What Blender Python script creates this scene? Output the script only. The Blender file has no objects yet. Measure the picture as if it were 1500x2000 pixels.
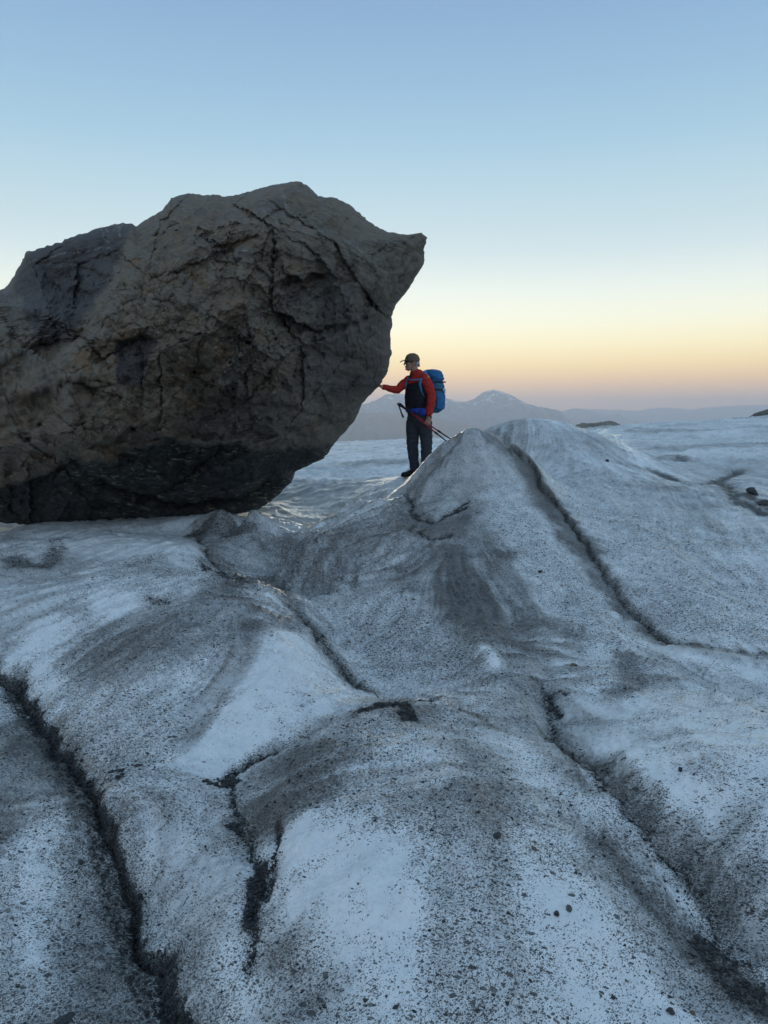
import bpy, bmesh, math, random
import numpy as np
from mathutils import Vector, Matrix

random.seed(7)
RNG = np.random.default_rng(11)
scene = bpy.context.scene
COL = scene.collection
R = math.radians

# ------------------------------------------------------------------ camera
F_PX, CX, CY, HORIZON = 1444.0, 750.0, 1000.0, 820.0      # of the 1500 x 2000 photograph
PITCH = math.atan((CY - HORIZON) / F_PX)
cam_d = bpy.data.cameras.new('camera')
cam = bpy.data.objects.new('camera', cam_d)
COL.objects.link(cam)
cam_d.sensor_fit = 'VERTICAL'
cam_d.sensor_height = 24.0
cam_d.lens = 24.0 * F_PX / 2000.0
cam_d.clip_start = 0.05
cam_d.clip_end = 90000
cam.location = (0, 0, 0)
cam.rotation_euler = (R(90) - PITCH, 0, 0)
scene.camera = cam

# ------------------------------------------------------------------ light
SKY_GAIN = 0.85
SUN_AZ, SUN_EL = R(-2), R(6)          # azimuth from +Y towards +X
EXPOSURE = 0.33
scene.view_settings.view_transform = 'Standard'
scene.view_settings.look = 'None'
scene.view_settings.exposure = EXPOSURE
scene.view_settings.gamma = 1.0
scene.view_settings.use_curve_mapping = False
scene.cycles.use_denoising = True
scene.cycles.max_bounces = 8
scene.cycles.volume_bounces = 4


def lin(c):
    return tuple(((v / 255) / 12.92 if v / 255 <= 0.04045 else ((v / 255 + 0.055) / 1.055) ** 2.4) for v in c) + (1.0,)


world = bpy.data.worlds.new('World')
scene.world = world
world.use_nodes = True
wt = world.node_tree
wt.nodes.clear()


def ramp_node(tree, stops, interp='LINEAR'):
    n = tree.nodes.new('ShaderNodeValToRGB')
    n.color_ramp.interpolation = interp
    els = n.color_ramp.elements
    while len(els) > 1:
        els.remove(els[-1])
    els[0].position, els[0].color = stops[0]
    for p, c in stops[1:]:
        e = els.new(p)
        e.color = c
    return n


def math_node(tree, op, a, b=None, clamp=False):
    n = tree.nodes.new('ShaderNodeMath')
    n.operation = op
    n.use_clamp = clamp
    for i, v in enumerate((a, b)):
        if v is None:
            continue
        if isinstance(v, (int, float)):
            n.inputs[i].default_value = v
        else:
            tree.links.new(v, n.inputs[i])
    return n.outputs[0]


def build_sky():
    t = wt
    tc = t.nodes.new('ShaderNodeTexCoord')
    nrm = t.nodes.new('ShaderNodeVectorMath'); nrm.operation = 'NORMALIZE'
    t.links.new(tc.outputs['Generated'], nrm.inputs[0])
    sp = t.nodes.new('ShaderNodeSeparateXYZ')
    t.links.new(nrm.outputs[0], sp.inputs[0])
    el = math_node(t, 'MULTIPLY', math_node(t, 'ARCSINE', sp.outputs['Z']), 180 / math.pi)
    # slot = (el + 5) / 60
    slot = math_node(t, 'DIVIDE', math_node(t, 'ADD', el, 5.0), 60.0, True)

    def s(deg):
        return (deg + 5) / 60
    front = ramp_node(t, [
        (s(-5), lin((196, 150, 118))), (s(0.3), lin((214, 160, 112))), (s(1.6), lin((236, 172, 98))),
        (s(2.9), lin((247, 192, 106))), (s(4.0), lin((249, 212, 128))), (s(5.4), lin((246, 228, 170))),
        (s(7.2), lin((240, 237, 205))), (s(9.6), lin((231, 238, 226))), (s(12.2), lin((212, 230, 232))),
        (s(15.5), lin((190, 218, 228))), (s(19), lin((166, 202, 222))), (s(23), lin((147, 185, 214))),
        (s(27.6), lin((132, 168, 204))), (s(36), lin((140, 172, 204))), (s(55), lin((148, 177, 206)))])
    back = ramp_node(t, [
        (s(-5), lin((150, 160, 176))), (s(1), lin((158, 166, 182))), (s(5), lin((178, 180, 194))),
        (s(10), lin((184, 192, 206))), (s(18), lin((172, 192, 212))), (s(30), lin((160, 186, 210))),
        (s(55), lin((148, 177, 206)))])
    t.links.new(slot, front.inputs[0]); t.links.new(slot, back.inputs[0])
    dirv = Vector((math.sin(R(10)), math.cos(R(10)), 0))
    dot = t.nodes.new('ShaderNodeVectorMath'); dot.operation = 'DOT_PRODUCT'
    t.links.new(nrm.outputs[0], dot.inputs[0]); dot.inputs[1].default_value = dirv
    mr = t.nodes.new('ShaderNodeMapRange'); mr.interpolation_type = 'SMOOTHSTEP'
    t.links.new(dot.outputs['Value'], mr.inputs['Value'])
    mr.inputs['From Min'].default_value = -0.5; mr.inputs['From Max'].default_value = 0.8
    # the glow itself is brighter than it looks through the haze in front of it
    mr2 = t.nodes.new('ShaderNodeMapRange'); mr2.interpolation_type = 'SMOOTHSTEP'
    t.links.new(el, mr2.inputs['Value'])
    for k_, v_ in (('From Min', 1.0), ('From Max', 14.0), ('To Min', 1.75), ('To Max', 1.0)):
        mr2.inputs[k_].default_value = v_
    mx = t.nodes.new('ShaderNodeMix'); mx.data_type = 'RGBA'
    t.links.new(mr.outputs[0], mx.inputs['Factor'])
    t.links.new(back.outputs[0], mx.inputs[6]); t.links.new(front.outputs[0], mx.inputs[7])
    bg = t.nodes.new('ShaderNodeBackground')
    t.links.new(math_node(t, 'MULTIPLY', mr2.outputs[0], SKY_GAIN), bg.inputs['Strength'])
    t.links.new(mx.outputs[2], bg.inputs['Color'])
    sky = t.nodes.new('ShaderNodeTexSky'); sky.sky_type = 'NISHITA'; sky.sun_disc = False
    sky.sun_elevation = SUN_EL; sky.sun_rotation = SUN_AZ; sky.altitude = 2000
    bg2 = t.nodes.new('ShaderNodeBackground'); bg2.inputs['Strength'].default_value = 0.006
    t.links.new(sky.outputs[0], bg2.inputs['Color'])
    add = t.nodes.new('ShaderNodeAddShader')
    t.links.new(bg.outputs[0], add.inputs[0]); t.links.new(bg2.outputs[0], add.inputs[1])
    out = t.nodes.new('ShaderNodeOutputWorld')
    t.links.new(add.outputs[0], out.inputs['Surface'])


build_sky()
sun_d = bpy.data.lights.new('sun', 'SUN')
sun_d.energy = 0.17
sun_d.angle = R(14)
sun_d.color = (1.0, 0.92, 0.78)
sun = bpy.data.objects.new('sun', sun_d)
COL.objects.link(sun)
_sd = Vector((math.sin(SUN_AZ) * math.cos(SUN_EL), math.cos(SUN_AZ) * math.cos(SUN_EL), math.sin(SUN_EL)))
sun.rotation_euler = (-_sd).to_track_quat('-Z', 'Y').to_euler()

# ------------------------------------------------------------------ helpers


def ray(px, py):
    """direction (X, 1, Z) through a pixel of the photograph, for unit Y"""
    a = (np.asarray(px, float) - CX) / F_PX
    b = (CY - np.asarray(py, float)) / F_PX
    sy = b * math.sin(PITCH) + math.cos(PITCH)
    sz = b * math.cos(PITCH) - math.sin(PITCH)
    return a / sy, sz / sy


def at(px, py, Y):
    dx, dz = ray(px, py)
    return np.stack([dx * Y, np.zeros_like(dx) + Y, dz * Y], -1)


_perm = RNG.permutation(512).astype(np.int64)
_perm = np.concatenate([_perm, _perm, _perm])
_g3 = RNG.normal(size=(512, 3)); _g3 /= np.linalg.norm(_g3, axis=1)[:, None]


def perlin3(p):
    p = np.asarray(p, float)
    i = np.floor(p).astype(np.int64); f = p - i
    i &= 511
    u = f * f * f * (f * (f * 6 - 15) + 10)
    out = 0
    for dx in (0, 1):
        a = _perm[i[..., 0] + dx]
        wx = u[..., 0] if dx else 1 - u[..., 0]
        for dy in (0, 1):
            b = _perm[a + ((i[..., 1] + dy) & 511)]
            wy = u[..., 1] if dy else 1 - u[..., 1]
            for dz in (0, 1):
                g = _g3[_perm[b + ((i[..., 2] + dz) & 511)]]
                d = g[..., 0] * (f[..., 0] - dx) + g[..., 1] * (f[..., 1] - dy) + g[..., 2] * (f[..., 2] - dz)
                out = out + d * wx * wy * (u[..., 2] if dz else 1 - u[..., 2])
    return out * 1.5


_ang = RNG.uniform(0, 2 * math.pi, 512)
_g2 = np.stack([np.cos(_ang), np.sin(_ang)], -1)


def perlin2(x, y):
    i = np.floor(x).astype(np.int64); j = np.floor(y).astype(np.int64)
    fx = x - i; fy = y - j
    i &= 511; j &= 511
    ux = fx * fx * fx * (fx * (fx * 6 - 15) + 10); uy = fy * fy * fy * (fy * (fy * 6 - 15) + 10)

    def c(dx, dy):
        g = _g2[_perm[_perm[(i + dx) & 511] + ((j + dy) & 511)]]
        return g[..., 0] * (fx - dx) + g[..., 1] * (fy - dy)
    a = c(0, 0) * (1 - ux) + c(1, 0) * ux
    b = c(0, 1) * (1 - ux) + c(1, 1) * ux
    return (a * (1 - uy) + b * uy) * 1.5


def fbm2(x, y, oct=4, gain=0.5, lac=2.03):
    a, s, o = 1.0, 1.0, 0
    for k in range(oct):
        o = o + a * perlin2(x * s + 17.3 * k, y * s - 9.1 * k); a *= gain; s *= lac
    return o


def fbm3(p, oct=4, gain=0.5, lac=2.03):
    a, s, o = 1.0, 1.0, 0
    for k in range(oct):
        o = o + a * perlin3(p * s + 13.7 * k); a *= gain; s *= lac
    return o


def smooth(a, b, x):
    t = np.clip((x - a) / (b - a), 0, 1)
    return t * t * (3 - 2 * t)


def tps_fit(P, v, kern, reg=1e-6):
    n = len(P)
    d = np.linalg.norm(P[:, None] - P[None], axis=-1)
    A = np.zeros((n + 3, n + 3))
    A[:n, :n] = kern(d) + reg * np.eye(n)
    A[:n, n] = 1; A[:n, n + 1:] = P
    A[n:, :n] = A[:n, n:].T
    b = np.zeros(n + 3); b[:n] = v
    return np.linalg.solve(A, b)


def tps_eval(P, w, q, kern, chunk=60000):
    n = len(P)
    q = np.asarray(q, float); sh = q.shape[:-1]; q = q.reshape(-1, 2)
    out = np.empty(len(q))
    for k in range(0, len(q), chunk):
        c = q[k:k + chunk]
        d = np.sqrt(((c[:, None] - P[None]) ** 2).sum(-1))
        out[k:k + chunk] = kern(d) @ w[:n] + w[n] + c @ w[n + 1:]
    return out.reshape(sh)


def k_tps(d):
    return np.where(d > 1e-9, d * d * np.log(np.maximum(d, 1e-9)), 0)


def k_lin(d):
    return -d


def seg_dist(x, y, poly):
    """distance, signed side (+ = left of travel), and 0..1 position along the polyline"""
    best = np.full(x.shape, 1e9); side = np.zeros(x.shape); tt = np.zeros(x.shape)
    L = [0.0]
    for k in range(len(poly) - 1):
        L.append(L[-1] + math.dist(poly[k], poly[k + 1]))
    for k in range(len(poly) - 1):
        ax, ay = poly[k]; bx, by = poly[k + 1]
        ex, ey = bx - ax, by - ay
        l2 = ex * ex + ey * ey + 1e-12
        t = np.clip(((x - ax) * ex + (y - ay) * ey) / l2, 0, 1)
        dx, dy = x - ax - t * ex, y - ay - t * ey
        d = np.hypot(dx, dy)
        m = d < best
        best = np.where(m, d, best)
        side = np.where(m, np.sign(ex * dy - ey * dx), side)
        tt = np.where(m, (L[k] + t * math.sqrt(l2)) / max(L[-1], 1e-9), tt)
    return best, side, tt


def spline(poly, n=6):
    """Catmull-Rom resampling"""
    p = [tuple(map(float, q)) for q in poly]
    if len(p) < 3:
        return p
    p = [tuple(2 * np.array(p[0]) - np.array(p[1]))] + p + [tuple(2 * np.array(p[-1]) - np.array(p[-2]))]
    out = []
    for k in range(1, len(p) - 2):
        a, b, c, d = map(np.array, p[k - 1:k + 3])
        for s in range(n):
            t = s / n
            out.append(tuple(0.5 * (2 * b + (c - a) * t + (2 * a - 5 * b + 4 * c - d) * t * t + (3 * b - a - 3 * c + d) * t ** 3)))
    out.append(p[-2])
    return out


def grid_mesh(name, V, closed=False, mat=None, attrs=None, parent=None, smooth_shade=True):
    """V: (rows, cols, 3) array -> one quad mesh"""
    r, c = V.shape[:2]
    me = bpy.data.meshes.new(name)
    idx = np.arange(r * c).reshape(r, c)
    if closed:
        idx = np.concatenate([idx, idx[:, :1]], 1)
    q = np.stack([idx[:-1, :-1], idx[:-1, 1:], idx[1:, 1:], idx[1:, :-1]], -1).reshape(-1, 4)
    me.vertices.add(r * c)
    me.vertices.foreach_set('co', V.reshape(-1).astype(np.float32))
    me.loops.add(q.size)
    me.loops.foreach_set('vertex_index', q.reshape(-1).astype(np.int32))
    me.polygons.add(len(q))
    me.polygons.foreach_set('loop_start', (np.arange(len(q)) * 4).astype(np.int32))
    me.polygons.foreach_set('loop_total', np.full(len(q), 4, np.int32))
    me.update(calc_edges=True)
    me.polygons.foreach_set('use_smooth', np.full(len(q), smooth_shade, bool))
    for k, a in (attrs or {}).items():
        at_ = me.attributes.new(k, 'FLOAT', 'POINT')
        at_.data.foreach_set('value', np.asarray(a, np.float32).reshape(-1))
    if mat:
        me.materials.append(mat)
    o = bpy.data.objects.new(name, me)
    COL.objects.link(o)
    if parent:
        o.parent = parent
    return o


def tag(o, label=None, cat=None, group=None, kind=None):
    for k, v in (('label', label), ('category', cat), ('group', group), ('kind', kind)):
        if v:
            o[k] = v
    return o


class Mat:
    """a small node-graph builder round a Principled BSDF"""

    def __init__(self, name):
        self.m = bpy.data.materials.new(name)
        self.m.use_nodes = True
        self.t = self.m.node_tree
        self.b = self.t.nodes['Principled BSDF']
        self.tc = None

    def pos(self):
        if not self.tc:
            self.tc = self.t.nodes.new('ShaderNodeTexCoord')
        return self.tc.outputs['Object']

    def link(self, a, b):
        if isinstance(a, (int, float, tuple)):
            b.default_value = a
        else:
            self.t.links.new(a, b)

    def math(self, op, a, b=None, clamp=False):
        return math_node(self.t, op, a, b, clamp)

    def attr(self, name):
        n = self.t.nodes.new('ShaderNodeAttribute')
        n.attribute_name = name
        return n.outputs['Fac']

    def scale(self, v, s):
        n = self.t.nodes.new('ShaderNodeMapping')
        self.t.links.new(v, n.inputs['Vector'])
        n.inputs['Scale'].default_value = s if isinstance(s, tuple) else (s, s, s)
        return n.outputs[0]

    def rotscale(self, v, rot, s):
        n = self.t.nodes.new('ShaderNodeMapping')
        n.vector_type = 'TEXTURE'
        self.t.links.new(v, n.inputs['Vector'])
        n.inputs['Rotation'].default_value = rot
        n.inputs['Scale'].default_value = tuple(1 / q for q in s)
        return n.outputs[0]

    def noise(self, scale, detail=4, rough=0.55, vec=None, dist=0.0, color=False):
        n = self.t.nodes.new('ShaderNodeTexNoise')
        self.t.links.new(vec or self.pos(), n.inputs['Vector'])
        n.inputs['Scale'].default_value = scale
        n.inputs['Detail'].default_value = detail
        n.inputs['Roughness'].default_value = rough
        n.inputs['Distortion'].default_value = dist
        return n.outputs['Color' if color else 'Fac']

    def voronoi(self, scale, vec=None, feature='F1', out='Distance', rand=1.0, dim='3D'):
        n = self.t.nodes.new('ShaderNodeTexVoronoi')
        n.voronoi_dimensions = dim
        n.feature = feature
        self.t.links.new(vec or self.pos(), n.inputs['Vector'])
        n.inputs['Scale'].default_value = scale
        n.inputs['Randomness'].default_value = rand
        return n.outputs if out is None else n.outputs[out]

    def range(self, v, a, b, c=0.0, d=1.0, smooth_=True):
        n = self.t.nodes.new('ShaderNodeMapRange')
        n.interpolation_type = 'SMOOTHSTEP' if smooth_ else 'LINEAR'
        self.link(v, n.inputs['Value'])
        for k, x in (('From Min', a), ('From Max', b), ('To Min', c), ('To Max', d)):
            self.link(x, n.inputs[k])
        return n.outputs[0]

    def mix(self, f, a, b, blend='MIX'):
        n = self.t.nodes.new('ShaderNodeMix')
        n.data_type = 'RGBA'
        n.blend_type = blend
        self.link(f, n.inputs['Factor'])
        for v, s in ((a, n.inputs[6]), (b, n.inputs[7])):
            if isinstance(v, tuple) and len(v) == 3:
                v = v + (1.0,)
            self.link(v, s)
        return n.outputs[2]

    def vadd(self, a, b, f=1.0):
        n = self.t.nodes.new('ShaderNodeVectorMath'); n.operation = 'MULTIPLY_ADD'
        self.t.links.new(b, n.inputs[0]); n.inputs[1].default_value = (f, f, f)
        self.t.links.new(a, n.inputs[2])
        return n.outputs[0]

    def bump(self, h, dist, strength=1.0, prev=None):
        n = self.t.nodes.new('ShaderNodeBump')
        n.inputs['Distance'].default_value = dist
        self.link(strength, n.inputs['Strength'])
        self.t.links.new(h, n.inputs['Height'])
        if prev is not None:
            self.t.links.new(prev, n.inputs['Normal'])
        return n.outputs[0]

    def out(self, color=None, rough=None, normal=None, **kw):
        for v, s in ((color, 'Base Color'), (rough, 'Roughness'), (normal, 'Normal')):
            if v is None:
                continue
            if isinstance(v, tuple) and len(v) == 3:
                v = v + (1.0,)
            self.link(v, self.b.inputs[s])
        for k, v in kw.items():
            self.link(v, self.b.inputs[k.replace('_', ' ')])
        return self.m


# ------------------------------------------------------------------ glacier: large forms
# control points: pixel of the photograph + distance ('Y') or height below the lens ('z') -> a point in the place
CTRL = [
    # lower edge
    (-300, 2050, 'z', -1.85), (0, 2000, 'z', -1.80), (200, 2000, 'z', -1.78), (370, 2000, 'z', -1.80), (600, 2000, 'z', -1.60),
    (900, 2000, 'z', -1.56), (1200, 2000, 'z', -1.57), (1500, 2000, 'z', -1.63), (1900, 2000, 'z', -1.6), (750, 2400, 'z', -1.62),
    (100, 2400, 'z', -1.8), (1400, 2400, 'z', -1.6),
    (50, 1750, 'z', -1.70), (260, 1750, 'z', -1.78), (430, 1750, 'z', -1.62), (700, 1750, 'z', -1.46), (1000, 1750, 'z', -1.43),
    (1250, 1750, 'z', -1.50), (1380, 1750, 'z', -1.56), (1500, 1720, 'z', -1.47), (1900, 1700, 'z', -1.4), (-300, 1750, 'z', -1.7),
    (0, 1560, 'z', -1.64), (100, 1480, 'z', -1.66), (260, 1560, 'z', -1.55), (450, 1560, 'z', -1.60), (700, 1500, 'z', -1.40),
    (1000, 1500, 'z', -1.43), (1150, 1480, 'z', -1.52), (1350, 1500, 'z', -1.36), (1500, 1450, 'z', -1.30), (1900, 1450, 'z', -1.2),
    (-300, 1450, 'z', -1.6),
    # central hump and the hollow behind it
    (760, 1385, 'z', -1.39), (650, 1415, 'z', -1.43), (860, 1390, 'z', -1.42), (560, 1450, 'z', -1.52), (760, 1352, 'z', -1.66),
    (840, 1362, 'z', -1.60), (690, 1330, 'z', -1.62), (640, 1262, 'z', -1.65), (950, 1380, 'z', -1.47),
    # left block under the boulder
    (60, 1330, 'z', -1.60), (200, 1300, 'z', -1.50), (400, 1350, 'z', -1.46), (350, 1500, 'z', -1.58), (560, 1300, 'z', -1.42),
    (520, 1195, 'z', -1.29), (590, 1225, 'z', -1.40), (460, 1120, 'z', -1.22), (395, 1065, 'z', -1.24), (250, 1100, 'z', -1.34),
    (60, 1150, 'z', -1.42), (250, 1019, 'Y', 9.0), (80, 1025, 'Y', 9.1), (150, 1050, 'Y', 8.1), (300, 1050, 'Y', 8.0), (-60, 1050, 'Y', 9.0), (-300, 1100, 'z', -1.6),
    (360, 1017, 'Y', 8.9),
    # trough between block and right ridge, saddle
    (470, 1075, 'z', -1.52), (560, 1130, 'z', -1.62), (610, 1175, 'z', -1.67), (600, 1085, 'z', -1.36), (408, 1042, 'Y', 8.4), (375, 1030, 'Y', 8.7),
    (485, 1000, 'Y', 8.5), (445, 1004, 'Y', 8.6), (520, 1016, 'Y', 8.4), (560, 1036, 'Y', 8.3), (610, 1034, 'Y', 8.3), (650, 1020, 'Y', 8.4),
    (705, 990, 'Y', 8.5), (790, 963, 'Y', 8.6), (800, 938, 'Y', 8.75), (850, 885, 'Y', 8.9), (905, 853, 'Y', 9.05), (985, 870, 'Y', 9.0),
    # near ridge flank
    (870, 940, 'Y', 8.4), (950, 940, 'Y', 8.3), (880, 1010, 'Y', 7.6), (960, 1020, 'Y', 7.4), (700, 1060, 'Y', 7.4), (780, 1020, 'Y', 7.7),
    (700, 1150, 'Y', 6.2), (800, 1200, 'Y', 5.65), (870, 1100, 'Y', 6.6), (960, 1110, 'Y', 6.5), (1000, 1210, 'Y', 5.5),
    (950, 1290, 'Y', 4.65), (1050, 1000, 'Y', 7.9), (1040, 928, 'Y', 8.7), (1110, 1100, 'Y', 6.7), (1180, 1120, 'Y', 6.5),
    (1100, 1250, 'Y', 5.0), (1050, 1350, 'Y', 4.05), (1200, 1330, 'Y', 4.2), (1230, 1190, 'Y', 5.75), (1340, 1262, 'Y', 4.9),
    # right hand slope
    (945, 845, 'Y', 11.6), (1000, 833, 'Y', 12.2), (1085, 826, 'Y', 12.6), (1130, 838, 'Y', 12.3), (1190, 858, 'Y', 11.8), (1265, 914, 'Y', 10.8),
    (1100, 900, 'Y', 10.6), (1150, 1000, 'Y', 8.8), (1250, 1000, 'Y', 8.7), (1300, 1100, 'Y', 7.0), (1400, 1000, 'Y', 8.6),
    (1400, 960, 'Y', 9.4), (1500, 1100, 'Y', 7.0), (1500, 1250, 'Y', 5.0), (1400, 1200, 'Y', 5.6), (1350, 1350, 'Y', 4.2),
    (1500, 1350, 'Y', 4.3), (1800, 1100, 'Y', 7.0), (1800, 1300, 'Y', 4.9), (1340, 936, 'Y', 10.3), (1480, 1010, 'Y', 8.3),
    # ground behind the ridges
    (1265, 905, 'Y', 13.0), (1340, 924, 'Y', 12.2), (1330, 880, 'Y', 16), (1470, 940, 'Y', 11.5), (1500, 900, 'Y', 14.0),
    (1440, 870, 'Y', 20), (1300, 850, 'Y', 28), (1450, 845, 'Y', 35), (1340, 827, 'Y', 60), (1500, 815, 'Y', 60), (1200, 834, 'Y', 50),
    (1250, 840, 'Y', 38), (1800, 815, 'Y', 60), (1800, 900, 'Y', 14), (2300, 820, 'Y', 60), (2300, 950, 'Y', 12),
    # far field to the left
    (540, 985, 'Y', 10.6), (600, 985, 'Y', 10.8), (680, 968, 'Y', 10.9), (650, 940, 'Y', 13.0), (740, 935, 'Y', 12.0), (800, 928, 'Y', 11.0),
    (830, 930, 'Y', 11.0), (600, 925, 'Y', 16), (720, 900, 'Y', 22), (800, 898, 'Y', 18), (660, 872, 'Y', 55), (800, 868, 'Y', 55), (500, 880, 'Y', 55),
    (300, 880, 'Y', 55), (0, 880, 'Y', 55), (-500, 880, 'Y', 55), (20, 1015, 'Y', 11.8), (0, 960, 'Y', 16), (-400, 960, 'Y', 16), (-400, 1060, 'Y', 10), (300, 985, 'Y', 12),
    (300, 930, 'Y', 18), (930, 860, 'Y', 55), (1060, 850, 'Y', 55),
]
HID = [(1.2, 10.4, -1.0), (1.9, 10.6, -0.85), (0.9, 11.5, -0.9), (1.6, 13.0, -1.05), (3.2, 15.0, -0.75), (2.0, 17.0, -1.2), (-2.5, 10.5, -1.42), (-4.5, 10.5, -1.45),
       (0.66, 9.75, -0.95), (0.33, 9.55, -1.04), (0.0, 9.3, -1.2), (-0.33, 9.15, -1.24), (-0.85, 9.0, -1.30), (-1.2, 9.0, -1.32), (1.07, 10.0, -0.78)]


def _ctrl():
    P, v = [], []
    for px, py, k, val in CTRL:
        dx, dz = ray(px, py)
        Y = val if k == 'Y' else val / dz
        X = dx * Y
        P.append((math.atan2(X, Y), math.log(math.hypot(X, Y)))); v.append(dz * Y)
    for X, Y, z in HID:
        P.append((math.atan2(X, Y), math.log(math.hypot(X, Y)))); v.append(z)
    return np.array(P), np.array(v)


GP, GV = _ctrl()
GW = tps_fit(GP, GV, k_tps, 2e-5)


def base_height(th, rho):
    z = tps_eval(GP, GW, np.stack([np.clip(th, -0.95, 0.95), np.clip(rho, 0.1, 4.35)], -1), k_tps)
    r = np.exp(rho)
    side = smooth(0.62, 1.0, np.abs(th)) * (1 - smooth(40, 70, r))
    z = z * (1 - side) + (-1.55) * side
    brow = np.clip((r - 66) / 60, 0, None)
    return z - np.clip(brow ** 2 * 14, 0, 240)


def bh(X, Y):
    X = np.asarray(X, float); Y = np.asarray(Y, float)
    return base_height(np.arctan2(X, Y), np.log(np.hypot(X, Y)))


def hit(px, py):
    """where the ray through a pixel first meets the ice"""
    px = np.atleast_1d(np.asarray(px, float)); py = np.atleast_1d(np.asarray(py, float))
    dx, dz = ray(px, py)
    Y = np.exp(np.linspace(math.log(1.0), math.log(65), 420))
    z = bh(dx[:, None] * Y, np.broadcast_to(Y, (len(dx), len(Y))))
    below = (dz[:, None] * Y) < z
    i = np.argmax(below, 1)
    i = np.where(below.any(1), i, len(Y) - 1)
    y = Y[i]
    return np.stack([dx * y, y], -1)


def ice_line(pts, n=5):
    s = np.array(spline(pts, n))
    return [tuple(q) for q in hit(s[:, 0], s[:, 1])]


# ------------------------------------------------------------------ glacier: mesh rows and columns
def _spaced(segs):
    out = []
    for a, b, n in segs:
        out += list(np.linspace(a, b, n, endpoint=False))
    return np.array(out + [segs[-1][1]])


TH = _spaced([(-math.pi, -1.0, 26), (-1.0, -0.56, 40), (-0.56, 0.56, 800), (0.56, 1.0, 40), (1.0, math.pi, 26)])
RHO = _spaced([(math.log(0.35), math.log(1.45), 14), (math.log(1.45), math.log(2.6), 250), (math.log(2.6), math.log(14), 430),
               (math.log(14), math.log(80), 270), (math.log(80), math.log(900), 30)])
TT, RR = np.meshgrid(TH, RHO)
ER = np.exp(RR)
GX, GY = ER * np.sin(TT), ER * np.cos(TT)
GZ = base_height(TT, RR)
_r0 = 9.2 + 3.0 * smooth(0.02, 0.18, TT)
near = 1 - smooth(_r0, _r0 + 3, ER)
far = smooth(_r0, _r0 + 4.0, ER) * (1 - np.exp(-(((GX - 0.47) / 0.6) ** 2 + ((GY - 10.9) / 0.5) ** 2))) * (1 - smooth(75, 120, ER))
# soft undulation of the melting surface
GZ = GZ + near * (0.034 * fbm2(GX * 0.9, GY * 0.9, 3) + 0.016 * fbm2(GX * 3.1 + 5, GY * 3.1, 4)) 
GZ = GZ + smooth(1.5, 3, ER) * near * 0.0055 * fbm2(GX * 13, GY * 13, 3)
# sun-cupped far ice: crisp little crests
wx = GX + 0.7 * perlin2(GX * 0.6, GY * 0.6); wy = GY + 0.7 * perlin2(GX * 0.6 + 40, GY * 0.6)
cup = (1 - np.abs(perlin2(wx * 0.75, wy * 0.95)) * 1.7) * 0.5 + (1 - np.abs(perlin2(wx * 1.7 + 3, wy * 2.1)) * 1.7) * 0.25 + 0.25 * fbm2(wx * 0.25, wy * 0.3, 2)
rightside = smooth(0.15, 0.35, TT)
GZ = GZ + far * (0.12 + 0.09 * smooth(20, 60, ER)) * (cup - 0.45) * (1 + 0.25 * rightside)
GZ = GZ + far * rightside * smooth(16, 30, ER) * (1 - 0.6 * smooth(35, 55, ER)) * 0.20 * (1 - 2 * np.abs(perlin2(wx * 0.10 + 2, wy * 0.16)))
GZ = GZ + far * 0.040 * ((1 - 2.2 * np.abs(perlin2(wx * 3.6 + 8, wy * 4.2))) * 0.6 + fbm2(GX * 6, GY * 6, 2) * 0.4)

def flute(pts, a, b, amp, lam, soft):
    """melt flutes inside an outline, running from pixel a towards pixel b"""
    q = np.array(pts, float)
    poly = [tuple(v) for v in hit(q[:, 0], q[:, 1])]
    cl = poly + [poly[0]]
    pa = np.array(poly)
    gx, gy = GX.reshape(-1), GY.reshape(-1)
    s = np.nonzero((gx > pa[:, 0].min() - soft) & (gx < pa[:, 0].max() + soft) & (gy > pa[:, 1].min() - soft) & (gy < pa[:, 1].max() + soft))[0]
    x, y = gx[s], gy[s]
    d, _, _ = seg_dist(x, y, cl)
    ins = np.zeros(len(s), bool)
    for (ax, ay), (bx, by) in zip(cl[:-1], cl[1:]):
        c = (ay > y) != (by > y)
        ins ^= c & (x < (bx - ax) * (y - ay) / (by - ay + 1e-12) + ax)
    w = smooth(-soft, soft, np.where(ins, d, -d))
    h0, h1 = hit(*a)[0], hit(*b)[0]
    u = (h1 - h0) / np.linalg.norm(h1 - h0)
    al = x * u[0] + y * u[1]; ac = -x * u[1] + y * u[0]
    ac = ac + 0.35 * lam * perlin2(al / (3 * lam), ac / (2 * lam))
    n = 1 - 2 * np.abs(perlin2(al / (5.0 * lam), ac / lam)) + 0.5 * (1 - 2 * np.abs(perlin2(al / (2.2 * lam) + 7, ac / (0.45 * lam))))
    GZ.reshape(-1)[s] += amp * w * n


flute([(560, 1060), (640, 1045), (800, 960), (810, 1050), (720, 1140), (640, 1150), (580, 1100)], (600, 1075), (790, 985), 0.055, 0.28, 0.25)
flute([(910, 852), (985, 868), (960, 930), (880, 985), (790, 968)], (905, 860), (800, 960), 0.040, 0.28, 0.15)
flute([(470, 1060), (560, 1045), (660, 1140), (690, 1180), (600, 1190), (520, 1140)], (520, 1110), (640, 1150), 0.050, 0.18, 0.2)
flute([(1060, 1360), (1120, 1400), (1500, 1850), (1500, 1990), (1300, 1850), (1100, 1560)], (1100, 1430), (1450, 1860), 0.016, 0.12, 0.1)
flute([(0, 1130), (300, 1120), (480, 1180), (420, 1300), (200, 1400), (0, 1300)], (60, 1290), (300, 1180), 0.014, 0.22, 0.2)
flute([(850, 1080), (980, 1050), (1100, 1250), (1080, 1340), (900, 1330)], (880, 1080), (1000, 1300), 0.025, 0.3, 0.25)
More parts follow.
